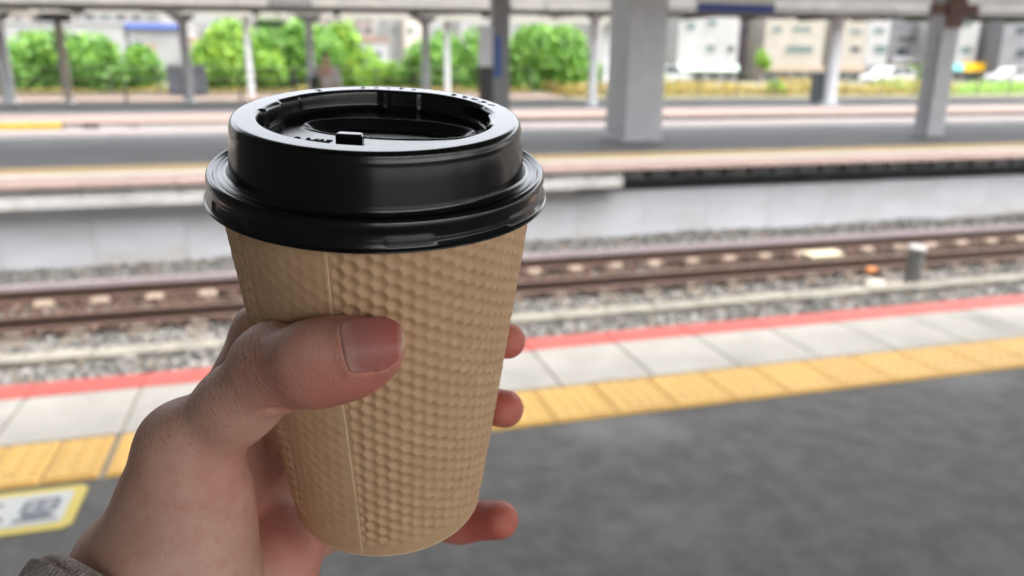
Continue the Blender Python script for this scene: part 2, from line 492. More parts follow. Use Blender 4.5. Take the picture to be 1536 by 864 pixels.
capsule(palm, cp(250, 880, 228), cp(150, 1085, 218), 22, 25, 14)                      # forearm
capsule(palm, cp(215, 860, 240), cp(140, 1060, 236), 20, 24, 14)
# --- palm slab behind, out to the knuckles
I_mcp = cp(350, 606, 268); M_mcp = cp(392, 700, 284); G_mcp = cp(415, 775, 286); P_mcp = cp(428, 842, 276)
W_r = cp(270, 900, 250); W_u = cp(330, 960, 258)
capsule(palm, W_r, I_mcp, 15, 10.5, 10)
capsule(palm, mixv(W_r, W_u, .4), M_mcp, 15, 11, 10)
capsule(palm, mixv(W_r, W_u, .8), G_mcp, 15, 11, 10)
capsule(palm, W_u, P_mcp, 17, 11.5, 10)
capsule(palm, cp(360, 900, 250), cp(425, 850, 258), 16, 11.5, 10)                     # heel below the little finger
capsule(palm, cp(318, 905, 248), cp(404, 780, 284), 15, 10, 10)
capsule(palm, cp(365, 885, 250), cp(420, 815, 268), 13, 12, 10)
capsule(palm, W_u, cp(170, 1090, 240), 20, 24, 14)
capsule(palm, T_mcp + np.array([0, -2, 16]), I_mcp + np.array([0, -4, -2]), 7.5, 9, 8)      # web
capsule(palm, T_met + np.array([0, 0, 18]), M_mcp + np.array([0, 0, 3]), 9, 10, 8)
# --- fingers round the back of the cup
def finger(px_pts, rad, k=4.0):
    v_ = new_vol()
    chain(v_, px_pts, rad, k)
    return v_
FI = [I_mcp, cp(394, 500, 276), cone_pt(470, 484, 9.5, True), cone_pt(590, 484, 9.0, True), cone_pt(690, 497, 8.0, True), cone_pt(761, 511, 6.6, True)]
FM = [M_mcp, cp(430, 640, 288), cone_pt(490, 600, 9.5, True), cone_pt(600, 596, 9.0, True), cone_pt(690, 602, 8.0, True), cone_pt(757, 613, 6.8, True)]
FG = [G_mcp, cp(452, 735, 292), cone_pt(500, 700, 9.0, True), cone_pt(580, 692, 8.5, True), cone_pt(640, 692, 7.6, True), cone_pt(688, 694, 6.8, True)]
FP = [P_mcp, cp(470, 800, 290), cp(530, 786, 301), cp(610, 780, 300), cp(690, 782, 291), cp(749, 780, 281)]
vol = palm
vol = smin(vol, thumb, 7.0)
for pts, rad in ((FI, [11.5, 10.2, 9.2, 8.4, 7.6, 6.3]), (FM, [11, 9.8, 9.2, 8.6, 7.8, 6.6]), (FG, [11, 9.2, 8.6, 8.0, 7.2, 6.2]), (FP, [10.5, 8.4, 7.9, 7.6, 7.5, 6.9])):
    vol = smin(vol, finger(pts, rad), 3.2)
# raised skin folds round the nail: behind the cuticle and along the near side
nf = [(512, 487), (509, 500), (511, 520), (516, 540), (524, 556), (545, 560), (572, 556), (592, 543)]
for (a_, b_), (c_, d_) in zip(nf[:-1], nf[1:]):
    def on_skin(px, py):
        d0 = np.array([(px - 768) / F, -(py - 432) / F, 1.0]); t_ = 170.0
        for _ in range(60):
            i3 = np.clip(((d0 * t_ - LO) / VOX).astype(int), 0, [NX - 1, NY - 1, NZ - 1])
            dd = float(vol[i3[0], i3[1], i3[2]])
            t_ += max(min(dd, 3), .15) if dd > .3 else 0
        return d0 * (t_ + .42)
    capsule(vol, on_skin(a_, b_), on_skin(c_, d_), .1 + .95, .1 + .95, 1.3)
# creases: web notch under the thumb, thenar fold, thumb joint folds
for a_, b2, r_, k_ in (((430, 618, 199), (408, 613, 199), 1.0, 2.2), ((372, 706, 210), (366, 738, 213), .9, 2.5), ((366, 738, 207), (335, 768, 202), .55, 2.4), ((335, 768, 202), (300, 782, 200), .4, 2.2)):
    carve(vol, cp(*a_), cp(*b2), r_, r_, k_)
# press the skin flat against the cup
X = gx[:, None, None] - C0c[0]; Y = gy[None, :, None] - C0c[1]; Z = gz[None, None] - C0c[2]
hgt = -(X * CAc[0] + Y * CAc[1] + Z * CAc[2])
rad = np.sqrt(np.maximum(X * X + Y * Y + Z * Z - hgt * hgt, 0))
cupd = np.maximum((rad - cup_r(hgt)) * .994, hgt - (H_BOT + .4)).astype(np.float32)
vol = -smin(-vol, cupd - .12, 1.2)
del X, Y, Z, hgt, rad

def surface_nets(vol):
    s = vol < 0
    cs = np.zeros(tuple(n - 1 for n in vol.shape), np.int8)
    for dx in (0, 1):
        for dy in (0, 1):
            for dz in (0, 1):
                cs += s[dx:dx + cs.shape[0], dy:dy + cs.shape[1], dz:dz + cs.shape[2]]
    act = (cs > 0) & (cs < 8)
    idx = np.argwhere(act)
    vid = np.full(act.shape, -1, np.int32); vid[act] = np.arange(len(idx))
    acc = np.zeros((len(idx), 3)); cnt = np.zeros(len(idx))
    cor = [(a, b_, c) for a in (0, 1) for b_ in (0, 1) for c in (0, 1)]
    val = {c: vol[idx[:, 0] + c[0], idx[:, 1] + c[1], idx[:, 2] + c[2]] for c in cor}
    for c in cor:
        for ax in range(3):
            if c[ax]: continue
            e = list(c); e[ax] = 1; e = tuple(e)
            v0, v1 = val[c], val[e]
            mk = (v0 < 0) != (v1 < 0)
            t = np.where(mk, v0 / np.where(mk, v0 - v1, 1), 0)
            p = np.repeat(np.array(c, float)[None], len(idx), 0); p[:, ax] = t
            acc[mk] += p[mk]; cnt[mk] += 1
    V = idx + acc / cnt[:, None]
    faces = []
    for ax in range(3):
        a, b_ = [(1, 2), (2, 0), (0, 1)][ax]
        sl0 = [slice(None)] * 3; sl1 = [slice(None)] * 3
        sl0[ax] = slice(0, -1); sl1[ax] = slice(1, None)
        d0, d1 = s[tuple(sl0)], s[tuple(sl1)]
        e = np.argwhere(d0 != d1)
        ok = (e[:, a] > 0) & (e[:, b_] > 0) & (e[:, a] < vol.shape[a] - 1) & (e[:, b_] < vol.shape[b_] - 1)
        e = e[ok]
        inside = d0[e[:, 0], e[:, 1], e[:, 2]]
        def g(da, db):
            f_ = e.copy(); f_[:, a] -= da; f_[:, b_] -= db
            return vid[f_[:, 0], f_[:, 1], f_[:, 2]]
        qd = np.stack([g(1, 1), g(0, 1), g(0, 0), g(1, 0)], 1)
        qd[~inside] = qd[~inside][:, ::-1]
        faces.append(qd)
    return V, np.concatenate(faces)
HV, HF = surface_nets(vol)
HV = LO + HV * VOX
# relax the surface a little
def relax(V, Fq, n, lam):
    e = np.concatenate([Fq[:, [0, 1]], Fq[:, [1, 2]], Fq[:, [2, 3]], Fq[:, [3, 0]]]); e = np.concatenate([e, e[:, ::-1]])
    deg_ = np.bincount(e[:, 0], minlength=len(V)).astype(float)
    for _ in range(n):
        s_ = np.stack([np.bincount(e[:, 0], V[e[:, 1], i], minlength=len(V)) for i in range(3)], 1) / deg_[:, None]
        V = V + lam * (s_ - V)
    return V
HV = relax(HV, HF, 4, .5)
HVw = to_world(HV @ BC)
skin_me = np_mesh('hand', HVw, HF, True)
# blood colour: fingertips, thumb end, joints and the inner hand are redder than the wrist
def near(p, r): return np.exp(-((HV - p) ** 2).sum(1) / (2 * r * r))
red = .9 * near(mixv(T_tip, cone_pt(560, 560, 6), .5), 10) + .55 * near(T_pad + np.array([0, -6, 0]), 10) + .45 * near(T_ip, 9)
for tip in (FI[-1], FM[-1], FP[-1]): red = red + 1.0 * near(tip, 11)
red = red + .7 * near(FP[-2], 12) + .3 * near(cp(330, 700, 215), 12) + .35 * near(cp(400, 760, 262), 26) + .35 * near(cp(450, 830, 262), 16)
add_attr(skin_me, 'red', np.clip(red, 0, 1))
dry = near(cp(372, 505, 200), 9) + .8 * near(cp(330, 545, 205), 9) + .7 * near(cp(235, 625, 215), 10)
add_attr(skin_me, 'dry', np.clip(dry, 0, 1))
# folds across the thumb joint: a coordinate running along the thumb, strong only near the joints
ax_t = (T_mid - T_ip) / np.linalg.norm(T_mid - T_ip)
bow = ((HV - T_ip) @ np.cross(ax_t, [0, 0, 1.0]))
add_attr(skin_me, 'run', (HV - T_ip) @ ax_t + .012 * bow ** 2)
add_attr(skin_me, 'fold', np.clip(1.1 * near(cp(376, 513, 198), 5.0) + .55 * near(cp(410, 540, 192), 6) + .5 * near(cp(340, 552, 203), 6) + .55 * near(cp(232, 632, 210), 6) + .10 * near(cp(300, 620, 203), 12), 0, 1))

def skin_material():
    mt = bpy.data.materials.new('skin'); mt.use_nodes = True
    N = mt.node_tree.nodes; L = mt.node_tree.links; b = N['Principled BSDF']
    tc = N.new('ShaderNodeTexCoord'); V_ = tc.outputs['Object']
    def noise(sc, det=4, rg=.55):
        n = N.new('ShaderNodeTexNoise'); n.inputs['Scale'].default_value = sc; n.inputs['Detail'].default_value = det; n.inputs['Roughness'].default_value = rg
        L.new(V_, n.inputs['Vector']); return n.outputs['Fac']
    def rng_(x, a, b_, c=0., d=1.):
        n = N.new('ShaderNodeMapRange'); n.inputs[1].default_value, n.inputs[2].default_value, n.inputs[3].default_value, n.inputs[4].default_value = a, b_, c, d
        L.new(x, n.inputs[0]); return n.outputs[0]
    def mix(f_, a, b_):
        n = N.new('ShaderNodeMix'); n.data_type = 'RGBA'
        for s_, v_ in ((0, f_), (6, a), (7, b_)):
            if isinstance(v_, tuple): n.inputs[s_].default_value = (*v_, 1)
            elif isinstance(v_, float): n.inputs[s_].default_value = v_
            else: L.new(v_, n.inputs[s_])
        return n.outputs[2]
    def math_(op, a, b_):
        n = N.new('ShaderNodeMath'); n.operation = op
        for i, v_ in enumerate((a, b_)):
            if isinstance(v_, (int, float)): n.inputs[i].default_value = v_
            else: L.new(v_, n.inputs[i])
        return n.outputs[0]
    at = N.new('ShaderNodeAttribute'); at.attribute_name = 'red'
    dr = N.new('ShaderNodeAttribute'); dr.attribute_name = 'dry'
    c = mix(rng_(noise(70, 3), .35, .65), (.64, .41, .315), (.55, .33, .245))
    c = mix(rng_(noise(240, 4), .48, .72, 0., .45), c, (.52, .225, .165))
    c = mix(math_('MULTIPLY', at.outputs['Fac'], .85), c, (.55, .115, .085))
    c = mix(rng_(noise(1800, 2), .55, .75, 0., .22), c, (.30, .14, .09))
    # dry lines: cracks between small skin fields
    vo = N.new('ShaderNodeTexVoronoi'); vo.feature = 'DISTANCE_TO_EDGE'; vo.inputs['Scale'].default_value = 1150
    mp = N.new('ShaderNodeMapping'); mp.inputs['Scale'].default_value = (1, 1, .75); L.new(V_, mp.inputs['Vector'])
    wob = N.new('ShaderNodeTexNoise'); wob.inputs['Scale'].default_value = 500; L.new(V_, wob.inputs['Vector'])
    wm = N.new('ShaderNodeVectorMath'); wm.operation = 'MULTIPLY_ADD'; L.new(wob.outputs['Color'], wm.inputs[0]); wm.inputs[1].default_value = (.0012,) * 3; L.new(mp.outputs[0], wm.inputs[2])
    L.new(wm.outputs[0], vo.inputs['Vector'])
    line = rng_(vo.outputs['Distance'], 0., .09, 1., 0.)
    vo2 = N.new('ShaderNodeTexVoronoi'); vo2.feature = 'DISTANCE_TO_EDGE'; vo2.inputs['Scale'].default_value = 420
    L.new(wm.outputs[0], vo2.inputs['Vector'])
    line2 = math_('MULTIPLY', rng_(vo2.outputs['Distance'], 0., .05, 1., 0.), dr.outputs['Fac'])
    c = mix(math_('MULTIPLY', line2, .75), c, (.66, .52, .44))
    L.new(c, b.inputs['Base Color'])
    b.inputs['Subsurface Weight'].default_value = .12
    b.inputs['Subsurface Radius'].default_value = (1.0, .32, .18)
    b.inputs['Subsurface Scale'].default_value = .004
    b.inputs['Specular IOR Level'].default_value = .42
    L.new(rng_(noise(500, 3), .3, .7, .42, .58), b.inputs['Roughness'])
    # relief: fine fields, soft folds
    hgt = math_('ADD', math_('MULTIPLY', line, -.30), math_('MULTIPLY', noise(1500, 4), .55))
    hgt = math_('ADD', hgt, math_('MULTIPLY', line2, -1.6))
    wv = N.new('ShaderNodeTexWave'); wv.inputs['Scale'].default_value = 190; wv.inputs['Distortion'].default_value = 9; wv.inputs['Detail'].default_value = 3; wv.inputs['Detail Scale'].default_value = 2
    mp2 = N.new('ShaderNodeMapping'); mp2.inputs['Rotation'].default_value = (.3, .5, .9); L.new(V_, mp2.inputs['Vector']); L.new(mp2.outputs[0], wv.inputs['Vector'])
    hgt = math_('ADD', hgt, math_('MULTIPLY', wv.outputs['Fac'], .30))
    ru = N.new('ShaderNodeAttribute'); ru.attribute_name = 'run'
    fo = N.new('ShaderNodeAttribute'); fo.attribute_name = 'fold'
    ph = math_('ADD', math_('MULTIPLY', ru.outputs['Fac'], 3.6), math_('MULTIPLY', noise(190, 3), 13.0))
    sn = N.new('ShaderNodeMath'); sn.operation = 'SINE'; L.new(ph, sn.inputs[0])
    fold = math_('MULTIPLY', math_('POWER', math_('MAXIMUM', sn.outputs[0], 0.0), 5.0), fo.outputs['Fac'])
    hgt = math_('ADD', hgt, math_('MULTIPLY', fold, -2.3))
    bp = N.new('ShaderNodeBump'); bp.inputs['Distance'].default_value = .00012; bp.inputs['Strength'].default_value = 1.0
    L.new(hgt, bp.inputs['Height']); L.new(bp.outputs[0], b.inputs['Normal'])
    return mt
skin = skin_material()
wrist_w = to_world(BC.T @ cp(150, 1085, 226))
person = thing('person', 'left hand of a person in a dark knit sleeve gripping the coffee cup', 'person', tuple(wrist_w))
hand = obj('hand', skin_me, skin, person)

# --- thumbnail: a curved plate lying on the thumb end
def trilin(P):
    g_ = (P - LO) / VOX; i = np.floor(g_).astype(int); f_ = g_ - i
    i = np.clip(i, 0, np.array(vol.shape) - 2)
    r = 0
    for a in (0, 1):
        for b_ in (0, 1):
            for c in (0, 1):
                r = r + vol[i[..., 0] + a, i[..., 1] + b_, i[..., 2] + c] * (f_[..., 0] if a else 1 - f_[..., 0]) * (f_[..., 1] if b_ else 1 - f_[..., 1]) * (f_[..., 2] if c else 1 - f_[..., 2])
    return r
def drop(px, py):
    """first hit of the pixel's ray with the skin (camera axes, mm)"""
    d = np.stack([(px - 768) / F, -(py - 432) / F, np.ones_like(px)], -1)
    t = np.full(px.shape, 176.0)
    for _ in range(80): t = t + np.clip(trilin(d * t[..., None]), -1, 4) * .8
    return d * t[..., None]
nu, nv = 36, 28
uu, vv = np.meshgrid(np.linspace(0, 1, nu), np.linspace(-1, 1, nv), indexing='ij')
# nail outline in the photograph's plane: cuticle line on the left, rounded free edge on the right
cut_t, cut_b = np.array([511., 488.]), np.array([527., 556.])
mid = np.array([[516, 520], [606, 512]], float)
lx = 514 + uu * 92
half = 41 * np.sqrt(np.clip(1 - (np.clip(uu - .50, 0, 1) / .515) ** 2.3, 0, 1)) * (1 - .20 * (np.clip(.16 - uu, 0, 1) / .16) ** 2)
cyc = 521 - uu * 9.5
NPX = lx + 7 * (vv * (1 - uu)) - 3.5 * (1 - vv ** 2) * (1 - uu); NPY = cyc + vv * half
NPX = np.where(np.isfinite(NPX), NPX, 0)
HIT = drop(np.clip(NPX, 505, 603), np.clip(NPY, 476, 560))
ctr = HIT[nu // 2, nv // 2]
# smooth plate: fit a quadratic sheet through the hits, so it is even and curved across
du = (NPX - 560) / 50; dv = (NPY - 515) / 45
Aq = np.stack([np.ones_like(du), du, dv, du * du, du * dv, dv * dv], -1).reshape(-1, 6)
sel = (np.abs(vv) < .8).ravel() & (uu.ravel() > .05) & (uu.ravel() < .85)
co = np.linalg.lstsq(Aq[sel], HIT[..., 2].ravel()[sel], rcond=None)[0]
Dn = (Aq @ co).reshape(uu.shape)
edge = np.maximum(np.abs(vv) ** 6, np.clip((.06 - uu) / .06, 0, 1) ** 2)
Dn = np.minimum(Dn, HIT[..., 2] + .3) - .60 + .32 * np.abs(vv) ** 6 + .95 * np.clip((.07 - uu) / .07, 0, 1) ** 2
Pn = np.stack([(NPX - 768) / F * Dn, -(NPY - 432) / F * Dn, Dn], -1)
back = Pn + np.array([0, 0, 1.1])
Vn = np.concatenate([Pn.reshape(-1, 3), back.reshape(-1, 3)])
ii, jj = np.meshgrid(np.arange(nu - 1), np.arange(nv - 1), indexing='ij')
qf = np.stack([ii * nv + jj, (ii + 1) * nv + jj, (ii + 1) * nv + jj + 1, ii * nv + jj + 1], -1).reshape(-1, 4)
K = nu * nv
loop = [(i, 0) for i in range(nu)] + [(nu - 1, j) for j in range(1, nv)] + [(i, nv - 1) for i in range(nu - 2, -1, -1)] + [(0, j) for j in range(nv - 2, 0, -1)]
lid_ = np.array([a * nv + b_ for a, b_ in loop])
side = np.stack([lid_, np.roll(lid_, -1), np.roll(lid_, -1) + K, lid_ + K], 1)
nail_me = np_mesh('thumbnail', to_world(Vn @ BC), np.concatenate([qf[:, ::-1], qf + K, side]), True)
add_attr(nail_me, 'along', np.concatenate([uu.ravel(), uu.ravel()]))
bmn = bmesh.new(); bmn.from_mesh(nail_me); bmesh.ops.recalc_face_normals(bmn, faces=bmn.faces); bmn.to_mesh(nail_me); bmn.free()
nm = bpy.data.materials.new('nail'); nm.use_nodes = True
N = nm.node_tree.nodes; L = nm.node_tree.links; b = N['Principled BSDF']
at = N.new('ShaderNodeAttribute'); at.attribute_name = 'along'
cr_ = N.new('ShaderNodeValToRGB'); L.new(at.outputs['Fac'], cr_.inputs[0])
el = cr_.color_ramp.elements
el[0].position = 0; el[0].color = (.40, .20, .165, 1); el[1].position = 1; el[1].color = (.68, .50, .40, 1)
for p_, c_ in ((.16, (.40, .195, .16, 1)), (.26, (.37, .145, .12, 1)), (.60, (.40, .14, .118, 1)), (.88, (.42, .12, .095, 1)), (.95, (.52, .25, .195, 1))):
    e_ = el.new(p_); e_.color = c_
L.new(cr_.outputs[0], b.inputs['Base Color'])
b.inputs['Specular IOR Level'].default_value = .3; b.inputs['Roughness'].default_value = .45; b.inputs['Subsurface Weight'].default_value = .15; b.inputs['Subsurface Scale'].default_value = .002
b.inputs['Subsurface Radius'].default_value = (1, .35, .2)
tc = N.new('ShaderNodeTexCoord'); nb = N.new('ShaderNodeTexNoise'); nb.inputs['Scale'].default_value = 500; L.new(tc.outputs['Object'], nb.inputs['Vector'])
bp = N.new('ShaderNodeBump'); bp.inputs['Distance'].default_value = .00008; L.new(nb.outputs['Fac'], bp.inputs['Height']); L.new(bp.outputs[0], b.inputs['Normal'])
tn = obj('thumbnail', nail_me, nm, hand)

# --- knitted sleeve cuff at the wrist
NS, NL = 792, 60
ax0 = cp(226, 922, 224); ax1 = cp(50, 1154, 200)
axd = ax1 - ax0; Ls = np.linalg.norm(axd); axd /= Ls
su = np.cross(axd, [0, 0, 1.0]); su /= np.linalg.norm(su); sv = np.cross(axd, su)
lt = np.linspace(0, 1, NL); ta = np.linspace(0, 2 * np.pi, NS, endpoint=False)
outer_r = 35.0 + 6 * lt + 1.2 * np.sin(lt * 14)
outer_r[:6] = 35.0 - np.array([3.4, 2.0, 1.1, .5, .2, 0])
rowsV = []
for k in range(NL):
    ph = ta + .25 * math.sin(3 * lt[k])
    rib = .55 * np.abs(np.sin(ta * 66)) ** .8 * min(1, k / 4)
    rr = outer_r[k] + rib + .8 * np.sin(2 * ta + 6 * lt[k])
    c_ = ax0 + axd * (Ls * lt[k] - (2.2 if k == 0 else 0) * 0)
    rowsV.append(c_ + rr[:, None] * (np.cos(ta)[:, None] * su * .92 + np.sin(ta)[:, None] * sv))
for dr_, dl in ((-4.6, 1.5), (-5.0, 6), (-4.6, 25), (-4.2, Ls * .9)):
    rowsV.insert(0, ax0 + axd * dl + (35.0 + dr_) * (np.cos(ta)[:, None] * su * .92 + np.sin(ta)[:, None] * sv))
SV = np.concatenate(rowsV); nr = len(rowsV)
i = np.arange(nr - 1)[:, None]; j = np.arange(NS)[None]; j2 = (j + 1) % NS
SF = np.stack([i * NS + j, i * NS + j2, (i + 1) * NS + j2, (i + 1) * NS + j], -1).reshape(-1, 4)
knit = pmat('brown_knit', (.30, .255, .23), (.58, .52, .48), scale=1500, rough=.9, bump=.0004, bscale=1400, contrast=(.4, .62), spec=.2)
sleeve = obj('sleeve', np_mesh('sleeve', to_world(SV @ BC), SF, True), knit, person)
tag(sleeve, 'dark brown ribbed knit sleeve cuff')
# ================================================================== THE STATION
# ---- shared surfaces
asphalt = pmat('asphalt', (.100, .095, .087), (.150, .143, .131), scale=8.0, rough=.7, spec=.35, bump=.0022, bscale=260, contrast=(.38, .64), col3=(.23, .225, .215), scale3=1.1, amt3=(.56, .72), detail=9)
asphalt_far = pmat('asphalt_far', (.10, .10, .10), (.135, .133, .13), scale=.8, rough=.75, bump=.003, bscale=120, detail=7)
slab_m = pmat('concrete_slab', (.57, .53, .465), (.48, .445, .385), scale=6, rough=.8, bump=.0012, bscale=300, rnd=.07, col3=(.35, .33, .30), scale3=2.2, amt3=(.60, .8))
red_m = pmat('red_paint', (.62, .115, .085), (.55, .10, .075), scale=12, rough=.6, bump=.0008, bscale=300, rnd=.05, col3=(.60, .26, .20), scale3=9, amt3=(.64, .76))
yel_m = pmat('yellow_tactile', (.84, .51, .12), (.77, .45, .105), scale=14, rough=.55, bump=.0006, bscale=400, rnd=.05, col3=(.42, .25, .07), scale3=7, amt3=(.64, .85))
joint_m = pmat('joint_mortar', (.34, .30, .25), (.26, .23, .19), scale=40, rough=.9)
conc_m = pmat('weathered_concrete', (.34, .33, .31), (.26, .25, .23), scale=3, rough=.85, bump=.003, bscale=60, rnd=.08, col3=(.16, .15, .135), scale3=1.4, amt3=(.58, .76))
fascia_m = pmat('pale_fascia', (.34, .335, .32), (.24, .235, .22), scale=2.2, rough=.85, bump=.003, bscale=60, rnd=.12, col3=(.2, .19, .175), scale3=3.0, amt3=(.55, .75))
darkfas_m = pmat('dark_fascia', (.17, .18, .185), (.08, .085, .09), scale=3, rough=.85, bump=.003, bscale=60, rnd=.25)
white_m = pmat('white_wall', (.36, .37, .385), (.30, .305, .315), scale=1.2, rough=.75, bump=.002, bscale=40, rnd=.03, col3=(.27, .245, .21), scale3=1.1, amt3=(.55, .75), stretch=(.5, 1, 1.4))
pink_m = pmat('pink_coping', (.27, .195, .17), (.225, .16, .14), scale=3, rough=.8, bump=.002, bscale=60, rnd=.05)
tanyel_m = pmat('faded_yellow', (.42, .29, .125), (.36, .25, .115), scale=3, rough=.75)
steel_m = pmat('grey_paint', (.40, .405, .42), (.345, .35, .365), scale=4, rough=.5, bump=.001, bscale=30)
steel_d = pmat('dark_grey_paint', (.07, .07, .072), (.095, .095, .095), scale=5, rough=.55)
gutter_m = pmat('gutter_paint', (.20, .19, .165), (.15, .143, .125), scale=2, rough=.55, rnd=.06)
under_m = pmat('roof_underside', (.20, .195, .18), (.13, .127, .118), scale=1.2, rough=.7, stretch=(1, .2, 1))
rust_m = pmat('brown_paint', (.11, .045, .032), (.075, .033, .026), scale=6, rough=.6)
rail_m = pmat('rail_steel', (.062, .032, .022), (.04, .02, .014), scale=10, rough=.75, bump=.002, bscale=80)
head_m = pmat('rail_head', (.135, .112, .118), (.11, .09, .094), scale=5, rough=.5)
sleep_m = pmat('sleeper_concrete', (.42, .36, .30), (.33, .275, .225), scale=6, rough=.9, bump=.003, bscale=80, rnd=.12)

# ---- near platform: asphalt, tactile tiles, slabs, red edge
NXA, NXB = -14.0, 26.0
plat = MB().box(NXA, NXB, -7.5, 2.955, -1.3, 0).build('platform', asphalt); plat['kind'] = 'structure'
MB().box(NXA, NXB, 2.955, 4.03, -1.3, -.007).build('edge_bed', joint_m, plat)
# tile with raised domes and an inner line bar
def tile_mesh(w):
    mb = MB(); d = .365
    mb.cbox((0, 0, 0), w - .008, d, .032, .004)
    n = max(2, round(w / .06)); 
    for a in range(n):
        for c in range(5):
            x = (a - (n - 1) / 2) * (w / n); y = .035 + (c - 2) * .058
            k0 = len(mb.v)
            for r, h in ((.0175, .032), (.012, .0365), (.004, .037)):
                for k in range(8):
                    t = k * math.pi / 4
                    mb.v.append((x + r * math.cos(t), y + r * math.sin(t), h))
            for q_ in range(2):
                for k in range(8):
                    mb.f.append((k0 + q_ * 8 + k, k0 + q_ * 8 + (k + 1) % 8, k0 + q_ * 8 + 8 + (k + 1) % 8, k0 + q_ * 8 + 8 + k))
            mb.f.append(tuple(k0 + 16 + k for k in range(8)))
    mb.cbox((0, -.150, .031), w - .03, .026, .0065, .003)
    return mb.mesh('tactile_tile')
tm30, tm20 = tile_mesh(.30), tile_mesh(.2035)
edges = [1.05 + .3 * k for k in range(-4, 83)]
xs = [(a, b_) for a, b_ in zip(edges[:-1], edges[1:])]
for a, b_ in xs:
    o = obj('tactile_tile', tm30, yel_m, plat); o.location = ((a + b_) / 2, 3.15, -.029)
for c, me_ in [(-.30, tm30), (-.6185, tm30), (-.8885, tm20), (-1.0925, tm20), (-1.2965, tm20)] + [(-1.548 - .3 * k, tm30) for k in range(18)]:
    o = obj('tactile_tile', me_, yel_m, plat); o.location = (c, 3.15, -.029 )
# slabs and red coping
def pav_mesh(w, d, name):
    mb = MB(); mb.cbox((0, 0, 0), w, d, .06, .004); return mb.mesh(name)
slabm, copm = pav_mesh(.484, .505, 'paving_slab'), pav_mesh(.490, .185, 'red_edge_block')
for k in range(-30, 50):
    xc = 1.202 + .494 * (k + .5)
    if xc < NXA + .3 or xc > NXB - .3: continue
    o = obj('paving_slab', slabm, slab_m, plat); o.location = (xc, 3.594, -.056 + random.uniform(-.001, .0012)); o.rotation_euler.z = random.uniform(-.002, .002)
    o = obj('red_edge_block', copm, red_m, plat); o.location = (xc, 3.947, -.058 + random.uniform(-.001, .001))
# painted boarding mark on the asphalt (white panel, yellow border, grey characters)
def octagon(x0, x1, y0, y1, c):
    return [(x0 + c, y0), (x1 - c, y0), (x1, y0 + c), (x1, y1 - c), (x1 - c, y1), (x0 + c, y1), (x0, y1 - c), (x0, y0 + c)]
mark = thing('floor_sticker', 'yellow bordered white boarding mark stuck on the grey asphalt', 'floor sign', (-1.3, 2.78, 0))
ym = pmat('sticker_yellow', (.72, .56, .10), (.66, .52, .10), scale=30, rough=.5)
wm_ = pmat('sticker_white', (.66, .66, .62), (.58, .58, .55), scale=20, rough=.5)
gm = pmat('sticker_grey', (.16, .16, .19), (.22, .22, .25), scale=60, rough=.5)
MB().prism(octagon(-1.72, -.805, 2.63, 2.925, .025), .001, .004, 'z').build('border', ym, mark)
MB().prism(octagon(-1.68, -.845, 2.672, 2.885, .012), .0042, .0062, 'z').build('panel', wm_, mark)
def strokes(x0, y0, s, segs):
    mb = MB()
    for (a, b_, c, d) in segs:
        dx, dy = c - a, d - b_; l_ = math.hypot(dx, dy); nx_, ny_ = -dy / l_ * .06, dx / l_ * .06
        poly = [(a + nx_, b_ + ny_), (c + nx_, d + ny_), (c - nx_, d - ny_), (a - nx_, b_ - ny_)]
        z = .0064 + .0002 * len(mb.v) / 8
        mb.prism([(x0 + p * s, y0 + q_ * s) for p, q_ in poly][::-1], z, z + .0012, 'z')
    return mb
CH1 = [(.1, .9, .8, .9), (.1, .9, .1, .35), (.8, .9, .8, .35), (.1, .62, .8, .62), (.1, .35, .8, .35), (.45, .9, .45, .06), (.15, .2, .75, .2), (.0, .03, .9, .03)]
CH2 = [(.1, .85, .75, .85), (.1, .85, .1, .55), (.1, .55, .7, .55), (.7, .55, .72, .1), (.72, .1, .1, .1)]
CH3 = [(.65, .95, .15, .05), (.5, .5, .85, .1)]
strokes(-1.0, 2.705, .145, CH1).build('character', gm, mark)
strokes(-1.16, 2.705, .145, CH3).build('character', gm, mark)
strokes(-1.33, 2.705, .145, CH2).build('character', gm, mark)
strokes(-1.5, 2.705, .145, CH1).build('character', gm, mark)

# ---- roof over our platform, with its posts behind us (gives the shade we stand in)
roof = MB().prism([(-6.5, 3.75), (4.6, 4.4), (4.6, 4.5), (-6.5, 3.85)], NXA, NXB, 'x').build('platform_canopy', under_m); roof['kind'] = 'structure'
for k in range(-2, 5):
    MB().prism([(-6.3, 3.55), (4.5, 4.18), (4.5, 4.385), (-6.3, 3.745)], k * 5 - .1, k * 5 + .1, 'x').build('roof_beam', steel_m, roof)
for k in (-1, 1, 3):
    MB().tube([(k * 5, -3.5, 0), (k * 5, -3.5, 3.80)], .14, 12).build('roof_post', steel_m, roof)

# added block, unseen to the left, that darkens the hand's left side
sblock = MB().box(-4.6, -1.15, -5.5, 1.6, 0.002, 3.3).build('shade_block', pmat('shade_block_wall', (.10, .095, .09), (.08, .075, .07), scale=2, rough=.7)); sblock['kind'] = 'structure'
MB().box(-4.7, -1.05, -5.6, 1.7, 3.302, 3.42).build('shade_block_top', steel_d, sblock)
